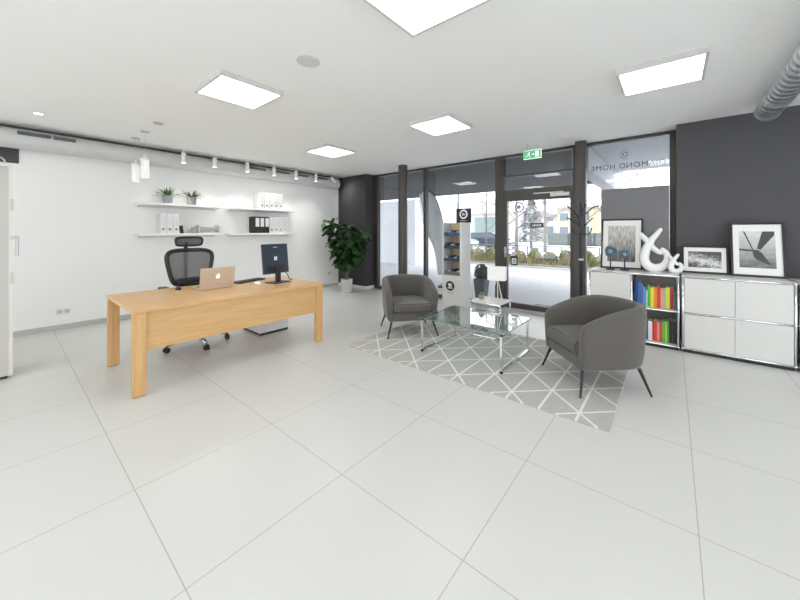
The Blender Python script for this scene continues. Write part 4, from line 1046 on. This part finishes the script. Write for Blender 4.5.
# bed of shrubs and rail
shr = [mat('shrub_olive', (.22, .22, .10), rough=.95, noise=.5, nscale=6), mat('shrub_straw', (.36, .32, .20), rough=.95, noise=.4, nscale=6), mat('shrub_green', (.12, .17, .07), rough=.95, noise=.5, nscale=6)]
def blob_shrub(x, y, z0, w, h, m, label, seed):
    r = random.Random(seed); g = BM()
    bmesh.ops.create_icosphere(g, subdivisions=3, radius=1)
    for v in g.verts:
        n = 1+r.uniform(-.16, .16); v.co = Vector((v.co.x*w*n, v.co.y*w*.7*n, max(-.2, v.co.z)*h*n))
    for k in range(260):
        d_ = Vector((r.gauss(0, 1), r.gauss(0, 1), abs(r.gauss(0, 1)))).normalized(); p = Vector((d_.x*w*1.02, d_.y*w*.72, d_.z*h*1.02)); s = r.uniform(.05, .11)
        u_ = Vector((r.gauss(0, 1), r.gauss(0, 1), r.gauss(0, .8)+.4)).normalized(); w_ = d_.cross(u_).normalized()
        g.faces.new([g.verts.new(p+u_*s), g.verts.new(p+w_*s*.35), g.verts.new(p-u_*s), g.verts.new(p-w_*s*.35)])
    mz_ = min(v.co.z for v in g.verts)
    for v in g.verts: v.co.z -= mz_
    return tag(obj('shrub', g, m, loc=(x, y, z0)), label, 'shrub', 'winter shrubs along the street')
bed = struct('ground_bed', bx(-8.35, 10, 13.1, 15.2, -.05, .12), mat('bed_mulch', (.30, .27, .21), rough=1, noise=.3, nscale=5))
r = random.Random(17); g = BM()
for k in range(5200):
    p = Vector((r.uniform(-8.2, 9.5), r.uniform(13.2, 15.1), .118)); a = r.uniform(0, PI); hh = r.uniform(.12, .34); w_ = Vector((math.cos(a), math.sin(a), 0))*r.uniform(.012, .03); ln = Vector((r.uniform(-.12, .12), r.uniform(-.12, .12), hh))
    g.faces.new([g.verts.new(p-w_), g.verts.new(p+w_), g.verts.new(p+ln)])
gr = obj('dry_grass', g, mat('dry_grass', (.33, .31, .16), rough=1, noise=.5, nscale=3), bed); gr['kind'] = 'stuff'
r = random.Random(5)
for k in range(34):
    x = -7.95+(k//2)*.62+(.31 if k % 2 else 0)
    blob_shrub(x, (14.45 if k % 2 else 13.62)+r.uniform(-.06, .06), .115, r.uniform(.215, .235), r.uniform(.30, .52), shr[k % 3], 'low %s winter shrub in the street bed outside the glass' % ['olive', 'straw coloured', 'green'][k % 3], k)
t = thing('street_railing', 'thin dark metal railing behind the street shrubs', 'railing', (-6, 15.6, -.05))
c = BM()
for z in (.35, .78): cyl(c, (-2.2, 0, z), (9, 0, z), .022, seg=8)
obj('rail', c, mat('rail_grey', (.16, .17, .19), rough=.5), t)
for k in range(8):
    obj('post', cyl(BM(), (-2.1+k*1.45, 0, 0), (-2.1+k*1.45, 0, .80), .028, seg=8), MATS['rail_grey'], t)
# bare trees
def bare_tree(x, y, h, label, seed, rr0=.07, m=None, dens=3):
    r = random.Random(seed); t = thing('bare_tree', label, 'tree', (x, y, -.05 if y > 15.2 else .12), 0, 'trees outside')
    c = BM(); tube(c, [(0, 0, 0), (.02*h*.1, 0, h*.35), (-.01, .02, h*.7), (.03, 0, h)], [rr0, rr0*.8, rr0*.55, rr0*.15], 8)
    obj('trunk', c, m or MATS['tree_bark'], t, smooth=True)
    c = BM()
    def br(p, d, ln, rad, dep):
        q = p+d*ln; mid = p+d*ln*.5+Vector((r.uniform(-.06, .06), r.uniform(-.06, .06), .03))*ln
        tube(c, [p, mid, q], [rad, rad*.75, rad*.4], 5)
        if dep > 0:
            for _ in range(3):
                nd = (d+Vector((r.uniform(-.8, .8), r.uniform(-.8, .8), r.uniform(-.1, .7)))).normalized(); br(p+d*ln*r.uniform(.4, 1), nd, ln*.6, rad*.5, dep-1)
    for k in range(9):
        z = h*(.30+.65*k/9); a = k*2.4+r.uniform(-.4, .4)
        br(Vector((0, 0, z)), Vector((math.cos(a), math.sin(a), .8)).normalized(), h*.28*(1-.5*k/9), rr0*.4, dens-1)
    obj('branches', c, m or MATS['tree_bark'], t)
mat('tree_bark', (.17, .15, .13), rough=.9, noise=.3, nscale=8)
pale = mat('tree_pale', (.33, .30, .26), rough=.9, noise=.3, nscale=8)
bare_tree(-5.50, 15.02, 4.6, 'slim bare street tree seen through the middle of the glass door', 1, .085, pale)
bare_tree(-8.4, 21, 6.0, 'bare tree beyond the parking area, left in the door glass', 2, .12)
bare_tree(-6.8, 24, 6.5, 'bare tree across the street, right of the slim street tree', 3, .12)
bare_tree(-5.9, 31, 7.0, 'far bare tree in front of the pink house', 8, .13)
bare_tree(-2.2, 16.8, 5.5, 'bare tree seen through the pane right of the door', 4, .09)
bare_tree(-8.0, 17.2, 5.0, 'dark slender bare tree outside the pane left of the door', 6, .055)
# dark evergreens
def evergreen(x, y, h, w, label, seed):
    r = random.Random(seed); t = thing('evergreen_tree', label, 'tree', (x, y, -.05))
    obj('trunk', cyl(BM(), (0, 0, 0), (0, 0, h*.5), .12, seg=8), MATS['tree_bark'], t)
    g = BM()
    for k in range(1500):
        u_ = r.random(); z = h*(.12+.88*u_); rad = w*(1-u_)**.7*r.uniform(.5, 1); a = r.uniform(0, 2*PI)
        p = Vector((rad*math.cos(a), rad*math.sin(a), z)); s = r.uniform(.12, .3)
        d_ = Vector((math.cos(a), math.sin(a), -.4)).normalized(); n = d_.cross(Vector((0, 0, 1))).normalized()
        g.faces.new([g.verts.new(p+d_*s), g.verts.new(p+n*s*.4), g.verts.new(p-d_*s*.6), g.verts.new(p-n*s*.4)])
    obj('foliage', g, mat('conifer', (.15, .17, .165), rough=.95, noise=.4, nscale=3), t)  # foliage colour washed out to imitate haze
evergreen(-9.5, 29.5, 4.4, 1.5, 'grey green conifer at the left side of the door glass', 21)
# far hedge and buildings, colours greyed to imitate haze
t = thing('clipped_hedge', 'dark clipped hedge in front of the yellow house', 'hedge', (-7.4, 38, -.05))
obj('hedge_body', bx(-3.0, 3.0, -.6, .6, 0, 1.30, .15, 2), mat('hedge_dark', (.10, .12, .11), rough=.95, noise=.4, nscale=3), t)
def house(x, y, w, dpt, h, wallm, roofm, label, wins, winm, roofh=1.2, name='house'):
    t = thing(name, label, 'building', (x, y, -.05))
    obj('wall', bx(-w/2, w/2, 0, dpt, 0, h), wallm, t)
    if roofh > 0:
        c = BM(); prism(c, [(-w/2-.3, h), (w/2+.3, h), (0, h+roofh)], 'y', -.3, dpt+.3); obj('roof', c, roofm, t)
    else: obj('roof', bx(-w/2-.25, w/2+.25, -.25, dpt+.25, h, h+.3), roofm, t)
    for (wx, wz, ww, wh_) in wins:
        f_ = obj('window', bx(wx-ww/2, wx+ww/2, -.06, -.001, wz, wz+wh_), MATS['white_lacquer'], t)
        obj('pane', bx(wx-ww/2+.08, wx+ww/2-.08, -.09, -.061, wz+.08, wz+wh_-.08), winm, f_)
    return t
wn = mat('far_window', (.12, .15, .18), rough=.2); gwn = mat('green_window', (.20, .28, .26), rough=.25)
house(-8.2, 48, 7.6, 8, 4.4, mat('ochre_render', (.52, .44, .29), rough=.9, noise=.05), mat('roof_grey', (.32, .29, .30), rough=.9), 'yellow house across the street, right in the door glass', [(-3, .9, 1.2, 1.3), (-.5, .9, 1.2, 1.3), (2.2, .9, 1.2, 1.3), (-3, 2.8, 1.2, 1.2), (-.5, 2.8, 1.2, 1.2), (2.2, 2.8, 1.2, 1.2)], wn, 0)
house(-15.3, 51, 5.6, 8, 3.6, mat('rose_render', (.52, .49, .48), rough=.9, noise=.05), mat('roof_red', (.30, .25, .24), rough=.9), 'grey pink house behind the bare trees in the door glass', [(-2, 1, 1.2, 1.3), (1.5, 1, 1.2, 1.3), (-2, 2.9, 1.2, 1.2), (1.5, 2.9, 1.2, 1.2)], wn, 1.0)
t = house(-21.9, 32, 17, 9, 3.4, mat('shop_white', (.66, .63, .64), rough=.9, noise=.04), mat('fascia_grey', (.55, .50, .52), rough=.8), 'long low white building with green windows across the car park', [(-6.9+k*2.75, 1.1, 2.4, 1.9) for k in range(6)], gwn, 0, 'shop_building')
obj('fascia', bx(-8.6, 8.6, -.5, -.1, 3.3, 4.7), mat('fascia_pink', (.62, .56, .57), rough=.8, noise=.05), t)
# street lamp mast in the left pane
t = thing('street_mast', 'thin grey mast standing in the street outside the pane left of the door', 'mast', (-7.55, 13.3, .05))
obj('pole', cyl(BM(), (0, 0, 0), (0, 0, 3.3), .05, seg=12), mat('mast_grey', (.22, .24, .28), rough=.5), t)
obj('arm', cyl(BM(), (-1.5, 0, 3.28), (.4, 0, 3.28), .03, seg=8), MATS['mast_grey'], t)
# cars
def car(x, y, rz, m, label):
    t = thing('car', label, 'car', (x, y, -.05), rz, 'parked cars')
    prof = [(-2.1, .35), (-2.15, .62), (-2.0, .86), (-1.35, .92), (-.75, 1.38), (.75, 1.42), (1.45, .98), (2.05, .88), (2.15, .60), (2.1, .35), (1.75, .32), (-1.75, .32)]
    c = BM(); prism(c, prof, 'y', -.84, .84); bmesh.ops.bevel(c, geom=list(c.edges), offset=.06, segments=2, affect='EDGES'); obj('body', c, m, t, smooth=True, auto=40)
    for s in (-1, 1):
        c = BM(); prism(c, [(-1.15, .94), (-.66, 1.30), (.68, 1.33), (1.25, .97)], 'y', s*.842, s*.852); obj('side_window', c, wn, t)
        for wx in (-1.35, 1.35):
            c = BM(); cyl(c, (wx, s*.64, .33), (wx, s*.87, .33), .33, seg=24); w_ = obj('wheel', c, black, t, smooth=True, auto=40)
            c = BM(); cyl(c, (wx, s*.871, .33), (wx, s*.885, .33), .19, seg=20); obj('hubcap', c, steel, w_)
    obj('headlight', bx(2.05, 2.17, -.7, .7, .62, .76), st_w, t)
car(-11.7, 24.5, R(12), mat('car_dark', (.05, .06, .075), rough=.3, coat=.6), 'dark car parked outside, seen through the pane left of the door')
car(-12.6, 20.5, R(8), mat('car_grey', (.26, .29, .33), rough=.3, coat=.6), 'grey blue car parked nearest the shrubs outside')
car(-13.9, 28.5, R(0), mat('car_white', (.72, .73, .75), rough=.3, coat=.6), 'white car parked in front of the green windows')

# ------------------------------------------------------------------ world
w = bpy.data.worlds.new('overcast'); scn.world = w; w.use_nodes = True; nt = w.node_tree
bg = nt.nodes['Background']; tc = nt.nodes.new('ShaderNodeTexCoord'); n = nt.nodes.new('ShaderNodeTexNoise'); n.inputs['Scale'].default_value = 2.2; n.inputs['Detail'].default_value = 5
cr = nt.nodes.new('ShaderNodeValToRGB'); cr.color_ramp.elements[0].color = (.80, .83, .89, 1); cr.color_ramp.elements[1].color = (.95, .955, .97, 1)
cr.color_ramp.elements[0].position = .35; cr.color_ramp.elements[1].position = .65
nt.links.new(tc.outputs['Generated'], n.inputs[0]); nt.links.new(n.outputs['Fac'], cr.inputs[0]); nt.links.new(cr.outputs[0], bg.inputs[0]); bg.inputs[1].default_value = 2.35
